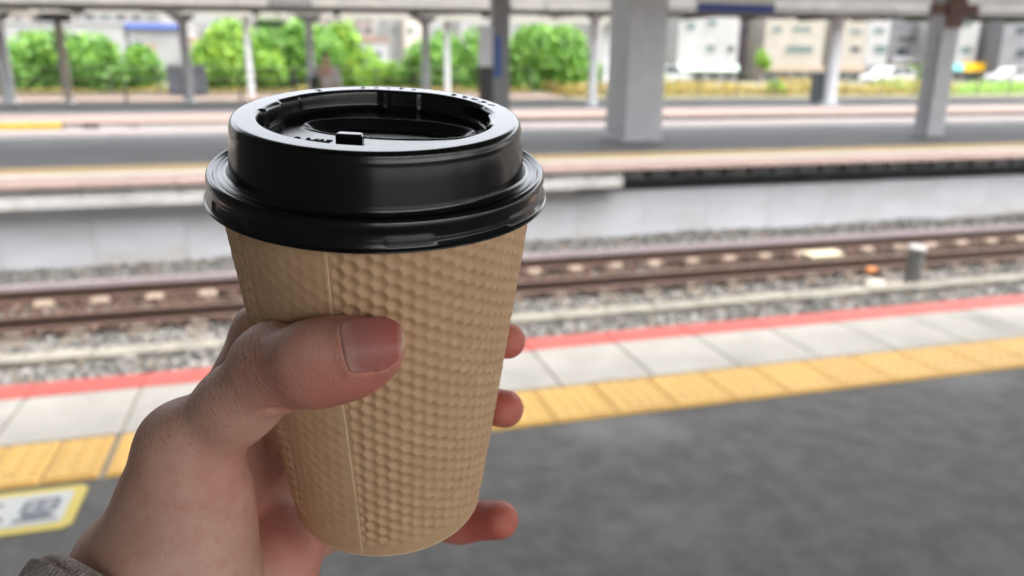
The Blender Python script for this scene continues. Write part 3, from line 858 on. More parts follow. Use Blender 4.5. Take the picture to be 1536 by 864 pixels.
# ---- track bed
grd = pmat('track_bed', (.17, .16, .15), (.11, .10, .092), scale=14, rough=.95, bump=.02, bscale=26, detail=8)
ground = MB().box(-400, 500, -60, 900, -1.9, -1.36).build('ground', grd); ground['kind'] = 'structure'
def ballast(name, n, x0, x1, y0, y1, size, zf, mat):
    ico = np.array([(0, 0, 1), (.9, 0, .3), (.2, .85, .35), (-.75, .5, .3), (-.7, -.55, .35), (.25, -.85, .3), (.65, .5, -.45), (-.3, .8, -.5), (-.8, 0, -.45), (-.2, -.8, -.5), (.6, -.5, -.45), (0, 0, -.85)])
    fc = [(0, 1, 2), (0, 2, 3), (0, 3, 4), (0, 4, 5), (0, 5, 1), (1, 6, 2), (2, 7, 3), (3, 8, 4), (4, 9, 5), (5, 10, 1), (2, 6, 7), (3, 7, 8), (4, 8, 9), (5, 9, 10), (1, 10, 6)]
    x = rng.uniform(x0, x1, n); y = rng.uniform(y0, y1, n); s = size * rng.uniform(.55, 1.25, n)
    z = zf(x, y) + rng.uniform(-.4, .55, n) * s
    sc = rng.uniform(.7, 1.25, (n, 3)) * s[:, None]
    a = rng.uniform(0, 2 * np.pi, n); tl = rng.uniform(-.9, .9, n)
    V = ico[None] * (1 + rng.uniform(-.18, .18, (n, 12, 1))) * sc[:, None]
    ct, st = np.cos(tl)[:, None], np.sin(tl)[:, None]
    V = np.stack([V[..., 0], V[..., 1] * ct - V[..., 2] * st, V[..., 1] * st + V[..., 2] * ct], -1)
    ca, sa = np.cos(a)[:, None], np.sin(a)[:, None]
    V = np.stack([V[..., 0] * ca - V[..., 1] * sa, V[..., 0] * sa + V[..., 1] * ca, V[..., 2]], -1)
    V += np.stack([x, y, z], -1)[:, None]
    Fc = (np.array(fc)[None] + 12 * np.arange(n)[:, None, None]).reshape(-1, 3)
    me = np_mesh(name, V.reshape(-1, 3), Fc, False)
    add_attr(me, 'tone', np.repeat(rng.uniform(0, 1, n), 12))
    return me
bal_m = bpy.data.materials.new('ballast_stone'); bal_m.use_nodes = True
N = bal_m.node_tree.nodes; L = bal_m.node_tree.links; b = N['Principled BSDF']; b.inputs['Roughness'].default_value = .9
at = N.new('ShaderNodeAttribute'); at.attribute_name = 'tone'
rp = N.new('ShaderNodeValToRGB'); L.new(at.outputs['Fac'], rp.inputs[0])
el = rp.color_ramp.elements; el[0].color = (.035, .034, .032, 1); el[1].color = (.22, .213, .20, 1)
for p_, c_ in ((.3, (.06, .058, .054, 1)), (.55, (.095, .092, .085, 1)), (.78, (.14, .134, .122, 1)), (.80, (.16, .10, .06, 1)), (.87, (.15, .143, .132, 1))):
    el.new(p_).color = c_
L.new(rp.outputs[0], b.inputs['Base Color'])
def zb(x, y):                                        # bed profile: level between the tracks, shoulder heaped against the far wall
    return -1.335 + .17 * np.clip((y - 10.6) / .8, 0, 1) + .02 * np.sin(x * 1.7) * np.sin(y * 2.1)
bal = obj('ballast', ballast('ballast', 42000, -7.5, 19, 7.0, 11.5, .028, zb, bal_m), bal_m)
tag(bal, 'grey crushed stone ballast around the rails', 'ballast', kind='stuff')

# ---- the visible track
track = thing('railway_track', 'rusty railway track with pale sleepers below the white platform wall', 'railway track', (5, 9.55, -1.34))
def rail_profile(y, z):                              # z: top of the rail
    hw = .033
    return [(y - .0625, z - .153), (y + .0625, z - .153), (y + .0625, z - .143), (y + .012, z - .125), (y + .009, z - .045), (y + hw, z - .036), (y + hw, z - .006), (y + .026, z),
            (y - .026, z), (y - hw, z - .006), (y - hw, z - .036), (y - .009, z - .045), (y - .012, z - .125), (y - .0625, z - .143)]
ZR = -1.1
for y, nm_ in ((9.0, 'near'), (10.12, 'far')):
    MB().prism(rail_profile(y, ZR), -30, 45, 'x').build('rail', rail_m, track)
    if nm_ == 'far': MB().box(-30, 45, y - .03, y + .03, ZR + .0005, ZR + .003).build('running_surface', head_m, track)
# bar added beside the far rail to widen its pale purple top band
MB().prism([(10.20, ZR - .15), (10.40, ZR - .15), (10.40, ZR + .005), (10.38, ZR + .012), (10.22, ZR + .012), (10.20, ZR + .005)], -30, 45, 'x').build('far_rail_bar', head_m, track)
slm = MB().prism([(8.72, -1.46), (10.7, -1.46), (10.7, -1.34), (10.62, -1.305), (8.80, -1.305), (8.72, -1.34)], -.12, .12, 'x').mesh('sleeper')
clm = MB().cbox((0, 0, -1.302), .21, .11, .085, .035).mesh('rail_clip')
clm2 = MB().cbox((0, 0, -1.302), .16, .09, .05, .02).mesh('rail_clip')
sleep_d = pmat('dusty_clip', (.085, .065, .05), (.06, .045, .034), scale=9, rough=.9, rnd=.1)
clip_m = pmat('clip_pale', (.21, .16, .12), (.15, .115, .085), scale=9, rough=.85, rnd=.1)
for k in range(-16, 32):
    x = 3.14 + .608 * k
    o = obj('sleeper', slm, sleep_d, track); o.location.x = x; o.matrix_parent_inverse = Matrix.Translation(-track.location)
    for y, me_, mt_ in ((8.88, clm2, sleep_d), (10.0, clm, clip_m)):
        o2 = obj('rail_clip', me_, mt_, o); o2.location.y = y
rust_bal = bal_m.copy(); rust_bal.name = 'rusty_ballast_stone'
el = rust_bal.node_tree.nodes['Color Ramp'].color_ramp.elements
for e_, c_ in zip(el, ((.02, .009, .005), (.035, .016, .009), (.05, .024, .014), (.065, .032, .019), (.075, .038, .024), (.085, .05, .034), (.11, .075, .055))): e_.color = (*c_, 1)
rb = obj('rusty_ballast', ballast('rusty_ballast', 9000, -7.5, 19, 8.86, 10.15, .030, lambda x, y: -1.285 + 0 * x, rust_bal), rust_bal)
tag(rb, 'rust brown ballast between the two rails', 'ballast', kind='stuff')
# cable trough with separate lids
trough = thing('cable_trough', 'low pale concrete cable trough running along the ballast', 'cable trough', (5, 8.15, -1.38))
trough_m = pmat('trough_concrete', (.15, .138, .115), (.10, .092, .076), scale=4, rough=.9, bump=.003, bscale=60, rnd=.1)
tl_m = MB().cbox((0, 0, 0), .60, .24, .10, .012).mesh('trough_lid')
for k in range(-20, 42):
    o = obj('trough_lid', tl_m, trough_m, trough); o.location = (k * .61 + .1, 8.15 + random.uniform(-.012, .012), -1.365 + random.uniform(-.006, .006))
    o.matrix_parent_inverse = Matrix.Translation(-trough.location); o.rotation_euler.z = random.uniform(-.01, .01)
# marker post, box between the rails, orange scrap
pst = thing('marker_post', 'short grey track marker post with a pale cap', 'post', (7.98, 8.33, -1.33))
MB().lathe([(.105, 0), (.105, .50), (.10, .515)], (7.98, 8.33, -1.36), 20).build('shaft', pmat('galvanised', (.13, .13, .122), (.08, .08, .076), scale=9, rough=.55, stretch=(1, 1, .2)), pst, smooth=False)
MB().lathe([(.125, 0), (.125, .035), (.105, .055), (.03, .06)], (7.98, 8.33, -.846), 20).build('cap', pmat('pale_cap', (.22, .21, .195), rough=.6), pst)
MB().cbox((7.98, 8.33, -1.40), .5, .34, .085, .02).build('footing', sleep_m, pst)
bx = thing('track_box', 'cream equipment box lying between the two rails', 'equipment box', (7.5, 9.62, -1.29))
cream = pmat('cream_box', (.40, .35, .24), (.34, .30, .21), scale=12, rough=.6)
MB().cbox((7.5, 9.62, -1.30), .50, .26, .12, .02).build('case', cream, bx)
MB().cbox((7.5, 9.62, -1.181), .54, .30, .025, .008).build('cover', cream, bx)
scrap = MB(); scrap.tube([(7.68, 8.86, -1.29), (7.74, 8.87, -1.24), (7.82, 8.88, -1.255), (7.86, 8.89, -1.30)], [.03, .045, .04, .02], 8)
tag(scrap.build('plastic_scrap', pmat('orange_plastic', (.40, .14, .02), rough=.5), None, True), 'small orange plastic scrap on the ballast by the rail', 'scrap')
lump = MB().lathe([(.16, 0), (.15, .05), (.10, .09), (.03, .105)], (7.45, 8.38, -1.345), 9)
tag(lump.build('concrete_lump', sleep_m), 'pale concrete lump beside the marker post', 'rubble')

# ---- second platform
P2A, P2B, E2 = -40.0, 60.0, 11.15
p2 = MB().box(P2A, P2B, 11.85, 20.3, -1.35, -.004).build('platform_opposite', asphalt_far); p2['kind'] = 'structure'
cpm = MB().cbox((0, 0, 0), 1.19, .68, .06, .006).mesh('coping_slab')
for k in range(-16, 34):
    o = obj('coping_slab', cpm, pink_m, p2); o.location = (k * 1.2 + .3, E2 + .34, -.058)
MB().box(P2A, P2B, 11.855, 12.22, -.003, .002).build('concrete_band', slab_m, p2)
MB().box(P2A, P2B, 12.225, 12.95, -.003, .006).build('tactile_strip', tanyel_m, p2)
MB().box(P2A, P2B, 18.35, 20.25, -.003, .003).build('pale_edge_band', pmat('pale_pink_band', (.20, .168, .16), (.165, .14, .132), scale=2, rough=.8), p2)
MB().box(P2A, P2B, 18.15, 18.34, -.003, .004).build('white_line', pmat('white_line_paint', (.33, .325, .31), (.26, .255, .245), scale=3, rough=.7), p2)
# white wall below, panel by panel
wpm, wpm2 = MB().cbox((0, 0, 0), 1.144, .25, .80, .004).mesh('wall_panel'), MB().cbox((0, 0, 0), 1.144, .25, .735, .004).mesh('wall_panel')
for k in range(-14, 30):
    o = obj('wall_panel', wpm if k < 4 else wpm2, white_m, p2); o.location = (k * 1.15 + .25, 11.56, -1.17)
MB().box(P2A, P2B, 11.46, 11.84, -1.40, -1.165).build('wall_footing', conc_m, p2)
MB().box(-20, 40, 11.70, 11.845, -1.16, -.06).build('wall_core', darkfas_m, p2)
# left: pale blocks over a long concrete beam; right: dark recess with grey blocks
blk = MB().cbox((0, 0, 0), .57, .20, .125, .01).mesh('fascia_block')
for k in range(-30, 9):
    o = obj('fascia_block', blk, fascia_m, p2); o.location = (4.66 - .585 * (8 - k), 11.32 + random.uniform(-.008, .008), -.185)
bmm = MB().cbox((0, 0, 0), 3.0, .24, .135, .012).mesh('fascia_beam')
for k in range(8):
    o = obj('fascia_beam', bmm, fascia_m, p2); o.location = (4.94 - 1.5 - 3.01 * k, 11.30, -.322)
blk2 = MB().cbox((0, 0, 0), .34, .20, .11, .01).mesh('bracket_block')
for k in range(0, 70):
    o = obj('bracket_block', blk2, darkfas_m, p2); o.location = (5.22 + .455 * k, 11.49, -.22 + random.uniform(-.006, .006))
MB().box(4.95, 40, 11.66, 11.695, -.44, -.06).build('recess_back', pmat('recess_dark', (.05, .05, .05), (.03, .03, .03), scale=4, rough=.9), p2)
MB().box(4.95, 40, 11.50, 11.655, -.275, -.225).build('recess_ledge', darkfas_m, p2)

def column(name, label, x0, x1, y0, y1, h, mat, group=None, base=True, cap=None):
    t = thing(name, label, 'column', ((x0 + x1) / 2, (y0 + y1) / 2, 0), group)
    mb = MB(); mb.cbox(((x0 + x1) / 2, (y0 + y1) / 2, 0), x1 - x0, y1 - y0, h, .02); mb.build('shaft', mat, t)
    if base: MB().cbox(((x0 + x1) / 2, (y0 + y1) / 2, 0), x1 - x0 + .06, y1 - y0 + .06, .05, .015).build('base_plate', mat, t)
    return t
column('canopy_column', 'broad square grey column on the opposite platform', 6.56, 7.36, 14.85, 15.9, 3.7, steel_m)
c2 = column('canopy_column', 'slim grey column with a dark brown bracket at its top', 13.80, 14.24, 14.62, 15.05, 3.7, steel_m)
MB().prism([(13.36, 2.58), (14.62, 2.58), (14.62, 2.80), (13.36, 2.80)], 14.56, 14.617, 'y').build('bracket', rust_m, c2)
MB().prism([(13.82, 2.32), (14.20, 2.32), (14.26, 2.95), (13.76, 2.95)], 14.52, 14.556, 'y').build('gusset', rust_m, c2)
MB().box(14.245, 14.30, 14.7, 14.9, 2.0, 2.4).build('junction_box', steel_d, c2)
MB().tube([(13.765, 14.75, 0.02), (13.765, 14.75, 2.2)], .03, 8).build('conduit', steel_m, c2)
c3 = column('canopy_column', 'dark steel column carrying white and blue notice boards', 4.10, 4.44, 16.0, 16.3, 3.7, pmat('column_grey', (.22, .22, .225), (.18, .18, .185), scale=4, rough=.5))
MB().box(3.80, 4.08, 15.98, 16.05, 1.45, 2.24).build('white_board', pmat('board_white', (.60, .60, .64), rough=.4), c3)
MB().box(3.80, 4.08, 15.98, 16.05, .70, 1.44).build('black_board', pmat('board_black', (.03, .03, .032), rough=.4), c3)
MB().box(4.115, 4.25, 15.96, 15.995, 1.25, 2.05).build('blue_board', pmat('board_blue', (.04, .10, .32), rough=.4), c3)
# roof of the second platform (above the frame, shades its middle)
r2 = MB().prism([(10.3, 3.95), (15.4, 3.72), (18.4, 3.86), (18.4, 3.98), (15.4, 3.84), (10.3, 4.07)], P2A, P2B, 'x').build('canopy_opposite', under_m); r2['kind'] = 'structure'
sg = thing('station_sign', 'hanging white sign with a deep blue band along its foot', 'sign', (9.0, 15.1, 2.55))
MB().box(8.13, 9.88, 15.06, 15.16, 2.71, 3.10).build('white_panel', pmat('sign_white', (.62, .64, .60), (.55, .58, .52), scale=1, rough=.35), sg)
MB().box(8.13, 9.88, 15.055, 15.165, 2.55, 2.708).build('blue_band', pmat('sign_blue', (.012, .03, .22), rough=.35), sg)
for x in (8.5, 9.5): MB().tube([(x, 15.11, 3.10), (x, 15.11, 3.76)], .02, 6).build('hanger', steel_d, sg)

# ---- third platform
p3 = MB().box(P2A - 20, P2B + 40, 22.45, 33.2, -1.35, -.004).build('platform_far', asphalt_far); p3['kind'] = 'structure'
pink_f = pmat('pink_coping_far', (.15, .102, .087), (.12, .082, .07), scale=3, rough=.8, rnd=.06)
cp3 = MB().cbox((0, 0, 0), 2.38, 3.3, .05, .006).mesh('coping_slab')
for k in range(-10, 22):
    o = obj('coping_slab', cp3, pink_f, p3); o.location = (k * 2.4 + .3, 22.35 + 1.65, -.045)
MB().box(-60, 100, 27.2, 33.0, -.003, .003).build('worn_asphalt', pmat('worn_asphalt', (.13, .127, .127), (.105, .103, .10), scale=.5, rough=.8), p3)
fas3_m = pmat('far_fascia_dark', (.035, .036, .037), (.07, .072, .073), scale=2, rough=.9, rnd=.3)  # near-black tone for the right-hand fascia blocks
fb, fb_pale = [MB().cbox((0, 0, 0), .9, .12, .26, .01).mesh('fascia_block') for _ in range(2)]
for k in range(-3, 40):
    o = obj('fascia_block', fb if k > 8 else fb_pale, fas3_m if k > 8 else conc_m, p3)
    o.location = (-5.1 + .92 * (k + 4), 22.40, -.33)
MB().box(-5.45, -5.05, 22.36, 22.44, -.36, -.06).build('grey_end_block', fascia_m, p3)
yb = thing('yellow_barrier', 'bright yellow painted barrier beam along the far platform edge', 'barrier', (-6.5, 22.3, -.36))
ybm = pmat('barrier_yellow', (.42, .28, .003), (.34, .225, .003), scale=3, rough=.5)
MB().cbox((-7.45, 22.26, -.36), 3.9, .09, .37, .015).build('beam', ybm, yb)
for x in (-9.1, -7.4, -5.7): MB().cbox((x, 22.30, -1.34), .09, .08, 1.1, .01).build('post', steel_d, yb)

# thin canopy columns with knee braces, gutter beam, roof
slim = [(888, 158, .32), (1243, 156, .50), (285, 147, .34), (640, 150, .32), (470, 152, .30), (15, 148, .40), (103, 147, .30)]
names = ['grey', 'grey', 'pale grey', 'grey', 'light grey', 'bluish grey', 'tan grey']
wher = ['beside the broad column', 'in front of the cream building', 'right of the round green bush', 'left of the notice boards', 'behind the waiting person', 'at the left edge of the picture', 'in front of the round green bush']
thin_m = pmat('pale_steel', (.64, .655, .68), (.55, .56, .58), scale=3, rough=.5)
tan_m = pmat('tan_steel', (.50, .44, .37), (.42, .37, .31), scale=3, rough=.6)
for (px, py, w), nn, wh in zip(slim, names, wher):
    g_ = at_z(px, py, 0); yy = min(g_[1], 33.0)
    g_ = at_y(px, py, yy); x = g_[0]
    t = thing('slim_column', 'slim %s canopy column %s' % (nn, wh), 'column', (x, yy, 0), 'slim columns of the far canopies')
    MB().tube([(x, yy, 0), (x, yy, 3.25 + .011 * x)], w / 2, 14).build('shaft', tan_m if 'tan' in nn else thin_m, t, smooth=False)
    MB().lathe([(w * .8, 0), (w * .8, .03), (w * .55, .08)], (x, yy, 0), 14).build('base_plate', thin_m, t)
    MB().prism([(x - .55, 3.24 + .011 * x), (x + .55, 3.24 + .011 * x), (x + w * .5, 2.95 + .011 * x), (x - w * .5, 2.95 + .011 * x)], yy - .05, yy + .05, 'y').build('knee_brace', under_m, t)
cf = thing('far_canopy', 'long station canopy with a pale gutter along its edge', 'canopy', (5, 28, 3.2))
def sl(z, x): return z + .011 * x
def slope_box(mb, x0, x1, y0, y1, z0, z1):
    n = len(mb.v)
    for x, y, z in ((x0, y0, z0), (x1, y0, z0), (x1, y1, z0), (x0, y1, z0), (x0, y0, z1), (x1, y0, z1), (x1, y1, z1), (x0, y1, z1)): mb.v.append((x, y, sl(z, x)))
    mb.f += [tuple(n + i for i in q_) for q_ in ((0, 3, 2, 1), (4, 5, 6, 7), (0, 1, 5, 4), (1, 2, 6, 5), (2, 3, 7, 6), (3, 0, 4, 7))]
    return mb
gutter_d = pmat('gutter_dark', (.065, .062, .056), (.10, .096, .088), scale=1.5, rough=.6, stretch=(.3, 1, 1))  # darker gutter tone, used mostly towards the right
xb = [-16, -.3, .9, 7.2, 8.4, 11.9, 14.4, 18.6, 22, 31.4, 45]
for i_, (a, b_) in enumerate(zip(xb[:-1], xb[1:])):
    slope_box(MB(), a + .02, b_ - .02, 25.8, 26.0, 3.12, 3.33).build('gutter', gutter_m if i_ < 5 and i_ != 1 else gutter_d, cf)
slope_box(MB(), -16, 9.98, 26.03, 26.12, 3.47, 4.15).build('roof_fascia', gutter_m, cf)
slope_box(MB(), 10.02, 45, 26.03, 26.12, 3.47, 4.15).build('roof_fascia', gutter_d, cf)
slope_box(MB(), -16, 45, 26.02, 26.2, 3.02, 3.115).build('edge_beam', steel_d, cf)
slope_box(MB(), -16, 45, 26.0, 33.4, 3.36, 3.465).build('roof_sheet', under_m, cf)
for k in range(0, 21): slope_box(MB(), -16 + k * 3, -15.85 + k * 3, 26.2, 33.2, 3.2, 3.355).build('purlin', steel_d, cf)
lamp_m = pmat('lamp_white', (.7, .7, .7), rough=.3)
for k in range(9):
    x = -9 + k * 4.6
    slope_box(MB(), x, x + 1.25, 29.4, 29.6, 3.10, 3.17).build('lamp_tube', lamp_m, cf)
def hang(px0, px1, py0, py1, Y, lab, mat):
    a = at_y(px0, py0, Y); b_ = at_y(px1, py1, Y)
    t = thing('hanging_sign', lab, 'sign', ((a[0] + b_[0]) / 2, Y, b_[2]))
    MB().box(a[0], b_[0], Y - .06, Y + .06, min(a[2], b_[2]), max(a[2], b_[2])).build('panel', mat, t)
    for x in (a[0] * .8 + b_[0] * .2, a[0] * .2 + b_[0] * .8): MB().tube([(x, Y, max(a[2], b_[2])), (x, Y, 3.4 + .011 * x)], .02, 6).build('hanger', steel_d, t)
hang(52, 107, 23, 33, 28.5, 'dark hanging sign above the round green bush', pmat('sign_dark', (.035, .045, .07), rough=.4))
hang(380, 428, 31, 40, 31.0, 'dark slate hanging sign above the middle trees', pmat('sign_slate', (.05, .065, .075), rough=.4))

# ---- fourth strip: another canopy further back, street level beyond
ground2 = pmat('verge', (.14, .12, .07), (.10, .095, .05), scale=.5, rough=.95, bump=.02, bscale=8)
lot = MB().box(-300, 400, 33.4, 500, -1.35, -.02).build('street_ground', ground2); lot['kind'] = 'structure'
MB().box(-60, 12.5, 34.2, 41.5, -.018, .02).build('pink_paving', pmat('pink_paving', (.17, .118, .098), (.14, .10, .083), scale=.8, rough=.85), lot)
road = MB().box(-200, 300, 50, 57, -.018, -.012).build('road', asphalt_far); road['kind'] = 'structure'
c4 = thing('rear_canopy', 'cream edged canopy behind the far platform', 'canopy', (-8, 38, 3.5))
MB().box(-26, 16.4, 37.0, 37.2, 3.35, 3.62).build('cream_edge', pmat('cream_edge', (.25, .24, .205), (.21, .20, .17), scale=2, rough=.6), c4)
MB().box(-26, 16.4, 37.2, 41.0, 3.62, 3.72).build('roof_sheet', under_m, c4)
for x in (-20, -13, -1.5, 7.5, 15.6):
    MB().tube([(x, 38.2, .02), (x, 38.2, 3.62)], .14, 10).build('post', thin_m, c4)
cab_m = pmat('cabinet_grey', (.16, .175, .20), (.13, .14, .16), scale=2, rough=.5)
def cabinet(px0, px1, py0, py1, Y, lab):
    a = at_y(px0, py0, Y); b_ = at_y(px1, py1, Y)
    t = thing('steel_cabinet', lab, 'cabinet', ((a[0] + b_[0]) / 2, Y, 0))
    MB().cbox(((a[0] + b_[0]) / 2, Y, .0), b_[0] - a[0], .6, a[2], .02).build('case', cab_m, t)
    w = b_[0] - a[0]
    for s_ in (0, 1): MB().box(a[0] + .03 + s_ * w / 2, a[0] + w / 2 - .03 + s_ * w / 2, Y - .33, Y - .305, .08, a[2] - .08).build('door', cab_m, t)
cabinet(250, 312, 97, 143, 40.0, 'blue grey steel cabinet standing behind the pale slim column')
cabinet(1226, 1240, 108, 155, 28.6, 'dark grey cabinet against the slim column by the cream building')

# fence along the back, posts and rails
fen = thing('wire_fence', 'thin dark wire fence in front of the trees and shrubs', 'fence', (10, 42.5, 0))
fm = pmat('fence_steel', (.10, .10, .095), rough=.6)
fy = 34.0
pm_ = MB().tube([(0, 0, -.02), (0, 0, 1.25)], .035, 6).mesh('fence_post')
for k in range(-7, 22):
    yy = 42.2 if k * 2.1 < 13 else 35.2
    o = obj('fence_post', pm_, fm, fen); o.location = (k * 2.1 + .4, yy, 0); o.matrix_parent_inverse = Matrix.Translation(-fen.location)
for z in (.25, .7, 1.2):
    MB().tube([(-15, 42.2, z), (12.8, 42.2, z)], .016, 5).build('fence_rail', fm, fen)
    MB().tube([(13, 35.2, z), (46, 35.2, z)], .016, 5).build('fence_rail', fm, fen)

# railing on the back edge of the far platform
rl = thing('platform_railing', 'dark low railing on the back edge of the far platform', 'railing', (-2, 33.0, 0))
rpm = MB().tube([(0, 0, .0), (0, 0, 1.15)], .045, 8).mesh('railing_post')
for k in range(8):
    o = obj('railing_post', rpm, fm, rl); o.location = (-14 + 2.05 * k, 33.0, 0); o.matrix_parent_inverse = Matrix.Translation(-rl.location)
for z in (.4, .8, 1.12): MB().tube([(-15, 33.0, z), (1.5, 33.0, z)], .02, 6).build('railing_bar', fm, rl)
# ================================================================== TREES, SHRUBS, HOUSES, CARS, PEOPLE
def leaf_mat(name, c0, c1, c2):
    mt = bpy.data.materials.new(name); mt.use_nodes = True
    N = mt.node_tree.nodes; L = mt.node_tree.links; b = N['Principled BSDF']
    at = N.new('ShaderNodeAttribute'); at.attribute_name = 'tone'
    rp = N.new('ShaderNodeValToRGB'); L.new(at.outputs['Fac'], rp.inputs[0])
    el = rp.color_ramp.elements; el[0].color = (*c0, 1); el[1].color = (*c2, 1); el.new(.5).color = (*c1, 1)
    L.new(rp.outputs[0], b.inputs['Base Color']); b.inputs['Roughness'].default_value = .55
    tr = N.new('ShaderNodeBsdfTranslucent'); L.new(rp.outputs[0], tr.inputs['Color'])
    ms = N.new('ShaderNodeMixShader'); ms.inputs[0].default_value = .35
    L.new(b.outputs[0], ms.inputs[1]); L.new(tr.outputs[0], ms.inputs[2])
    L.new(ms.outputs[0], N['Material Output'].inputs['Surface'])
    return mt
leafA = leaf_mat('leaf_green', (.045, .13, .018), (.10, .24, .03), (.20, .36, .04))
leafB = leaf_mat('leaf_bright', (.05, .15, .015), (.15, .30, .028), (.30, .44, .04))
leafY = leaf_mat('leaf_ochre', (.09, .12, .02), (.26, .19, .03), (.36, .25, .04))
bark = pmat('bark', (.10, .075, .055), (.065, .05, .038), scale=8, rough=.9, bump=.02, bscale=20)
def leaves(lumps, n, size, bias=0.3):
    """leaf quads spread through ellipsoid lumps, denser to the outside"""
    w = np.array([l[3] * l[4] * l[5] for l in lumps]); w = w / w.sum()
    pick = rng.choice(len(lumps), n, p=w)
    Lm = np.array(lumps)[pick]
    d = rng.normal(size=(n, 3)); d /= np.linalg.norm(d, axis=1, keepdims=True)
    r = rng.uniform(bias, 1.06, n) ** .6
    P = Lm[:, :3] + d * Lm[:, 3:6] * r[:, None]
    nrm = d + rng.normal(size=(n, 3)) * .8; nrm /= np.linalg.norm(nrm, axis=1, keepdims=True)
    a = np.cross(nrm, rng.normal(size=(n, 3))); a /= np.linalg.norm(a, axis=1, keepdims=True); c = np.cross(nrm, a)
    s = size * rng.uniform(.6, 1.3, n)[:, None]
    V = np.stack([P - a * s, P - c * s * .55 + nrm * s * .15, P + a * s, P + c * s * .55 + nrm * s * .15], 1).reshape(-1, 3)
    return V, np.arange(4 * n).reshape(-1, 4), np.repeat(np.clip(rng.normal(.5, .25, n), 0, 1), 4)
def tree(name, label, x, y, z0, lumps, n, size, mat, trunk_r, cat='tree', group=None):
    t = thing(name, label, cat, (x, y, z0), group)
    V, Fq, tone = leaves(lumps, n, size)
    me = np_mesh('crown', V, Fq, False); add_attr(me, 'tone', tone)
    obj('crown', me, mat, t)
    top = max(l[2] for l in lumps)
    mb = MB()
    mb.tube([(x, y, z0), (x + .04, y, z0 + (top - z0) * .45), (x - .03, y + .03, top)], [trunk_r, trunk_r * .75, trunk_r * .35], 8)
    for l in lumps:
        mb.tube([(x + .02, y, z0 + (top - z0) * .3), (.45 * x + .55 * l[0], .45 * y + .55 * l[1], .55 * l[2] + .45 * (z0 + (top - z0) * .35)), (l[0], l[1], l[2] + l[5] * .4)], [trunk_r * .45, trunk_r * .3, trunk_r * .1], 5)
    mb.build('trunk', bark, t)
def blob(px0, px1, py0, py1, Y, k):
    """lumps filling a region of the place at distance Y"""
    a = at_y(px0, py0, Y); c = at_y(px1, py1, Y)
    cx, w, z0, z1 = (a[0] + c[0]) / 2, (c[0] - a[0]) / 2, min(a[2], c[2]), max(a[2], c[2])
    out = []
    for i in range(k):
        u_ = random.uniform(-.86, .86); v_ = random.uniform(.22, .80 - .25 * abs(u_))
        s_ = random.uniform(.36, .70)
        out.append((cx + u_ * w, Y + random.uniform(-.5, .5) * w * .6, z0 + v_ * (z1 - z0), w * s_, w * s_ * .8, (z1 - z0) * s_ * .75))
    return cx, out
G = 'trees behind the far platform'
specs = [('green_bush', 'large round bright green bush at the left behind the railings', 18, 176, 48, 142, 45.0, 16, 5200, leafA, 'bush'),
         ('leafy_tree', 'leafy tree between the pale and the light grey columns', 285, 418, 48, 140, 46, 12, 3400, leafB, 'tree'),
         ('leafy_tree', 'fuller green tree directly left of the waiting person', 370, 500, 38, 140, 48, 12, 3400, leafA, 'tree'),
         ('leafy_tree', 'bright green tree rising right above the waiting person', 482, 565, 40, 140, 50, 8, 2400, leafB, 'tree'),
         ('leafy_tree', 'rounded green tree left of the notice board column', 625, 745, 42, 145, 45, 11, 3600, leafA, 'tree'),
         ('leafy_tree', 'dense green tree right of the notice board column', 762, 880, 44, 145, 45, 10, 4200, leafA, 'tree'),
         ('leafy_tree', 'small green tree against the left flank of the broad column', 890, 948, 70, 142, 47, 5, 1500, leafA, 'tree'),
         ('leafy_tree', 'thin green tree with gaps right of the round bush', 182, 280, 66, 140, 49, 6, 900, leafA, 'tree'),
         ('leafy_tree', 'low yellow green shrub tree near the pale house', 545, 640, 95, 145, 47, 6, 1700, leafB, 'tree')]
for nm_, lab, a, c, d, e_, Y, k, n, mt, cat in specs:
    x, lum = blob(a, c, d, e_, Y, k)
    tree(nm_, lab, x, Y, -.02, lum, int(n * 2.2), .19, mt, .16, cat, G if cat == 'tree' else None)
# small shrubs at the right
for px0, px1, py0, py1, Y, lab, mt in ((925, 960, 75, 130, 44, 'dark green shrub squeezed beside the broad column', leafA), (1132, 1152, 78, 104, 52, 'small bright green bush in front of the dark purple building', leafB),
                                        (1140, 1172, 122, 147, 37, 'lime green low shrub in the ochre bed', leafB), (1385, 1412, 98, 130, 44, 'green shrub left of the bracketed column', leafA), (960, 1010, 105, 140, 40, 'pale green shrub in the bed by the white building', leafB)):
    x, lum = blob(px0, px1, py0, py1, Y, 4)
    tree('shrub', lab, x, Y, -.02, lum, 650, .12, mt, .06, 'shrub', 'shrubs along the fence')
# ground cover beds: uncountable
def cover(name, label, x0, x1, y0, y1, h, n, mat, size):
    P = np.stack([rng.uniform(x0, x1, n), rng.uniform(y0, y1, n), rng.uniform(0, h, n)], 1)
    P[:, 2] *= .55 + .45 * np.sin(P[:, 0] * 1.3) * np.sin(P[:, 0] * .37 + 1)
    nrm = rng.normal(size=(n, 3)) + [0, -.5, .8]; nrm /= np.linalg.norm(nrm, axis=1, keepdims=True)
    a = np.cross(nrm, rng.normal(size=(n, 3))); a /= np.linalg.norm(a, axis=1, keepdims=True); c = np.cross(nrm, a)
    s = size * rng.uniform(.6, 1.3, n)[:, None]
    V = np.stack([P - a * s, P - c * s * .5, P + a * s, P + c * s * .5], 1).reshape(-1, 3)
    me = np_mesh(name, V, np.arange(4 * n).reshape(-1, 4), False); add_attr(me, 'tone', np.repeat(np.clip(rng.normal(.5, .25, n), 0, 1), 4))
    tag(obj(name, me, mat), label, 'ground cover', kind='stuff')
cover('ochre_bed', 'ochre and yellow ground cover below the pale buildings', 13, 36, 36, 41, .85, 9000, leafY, .11)
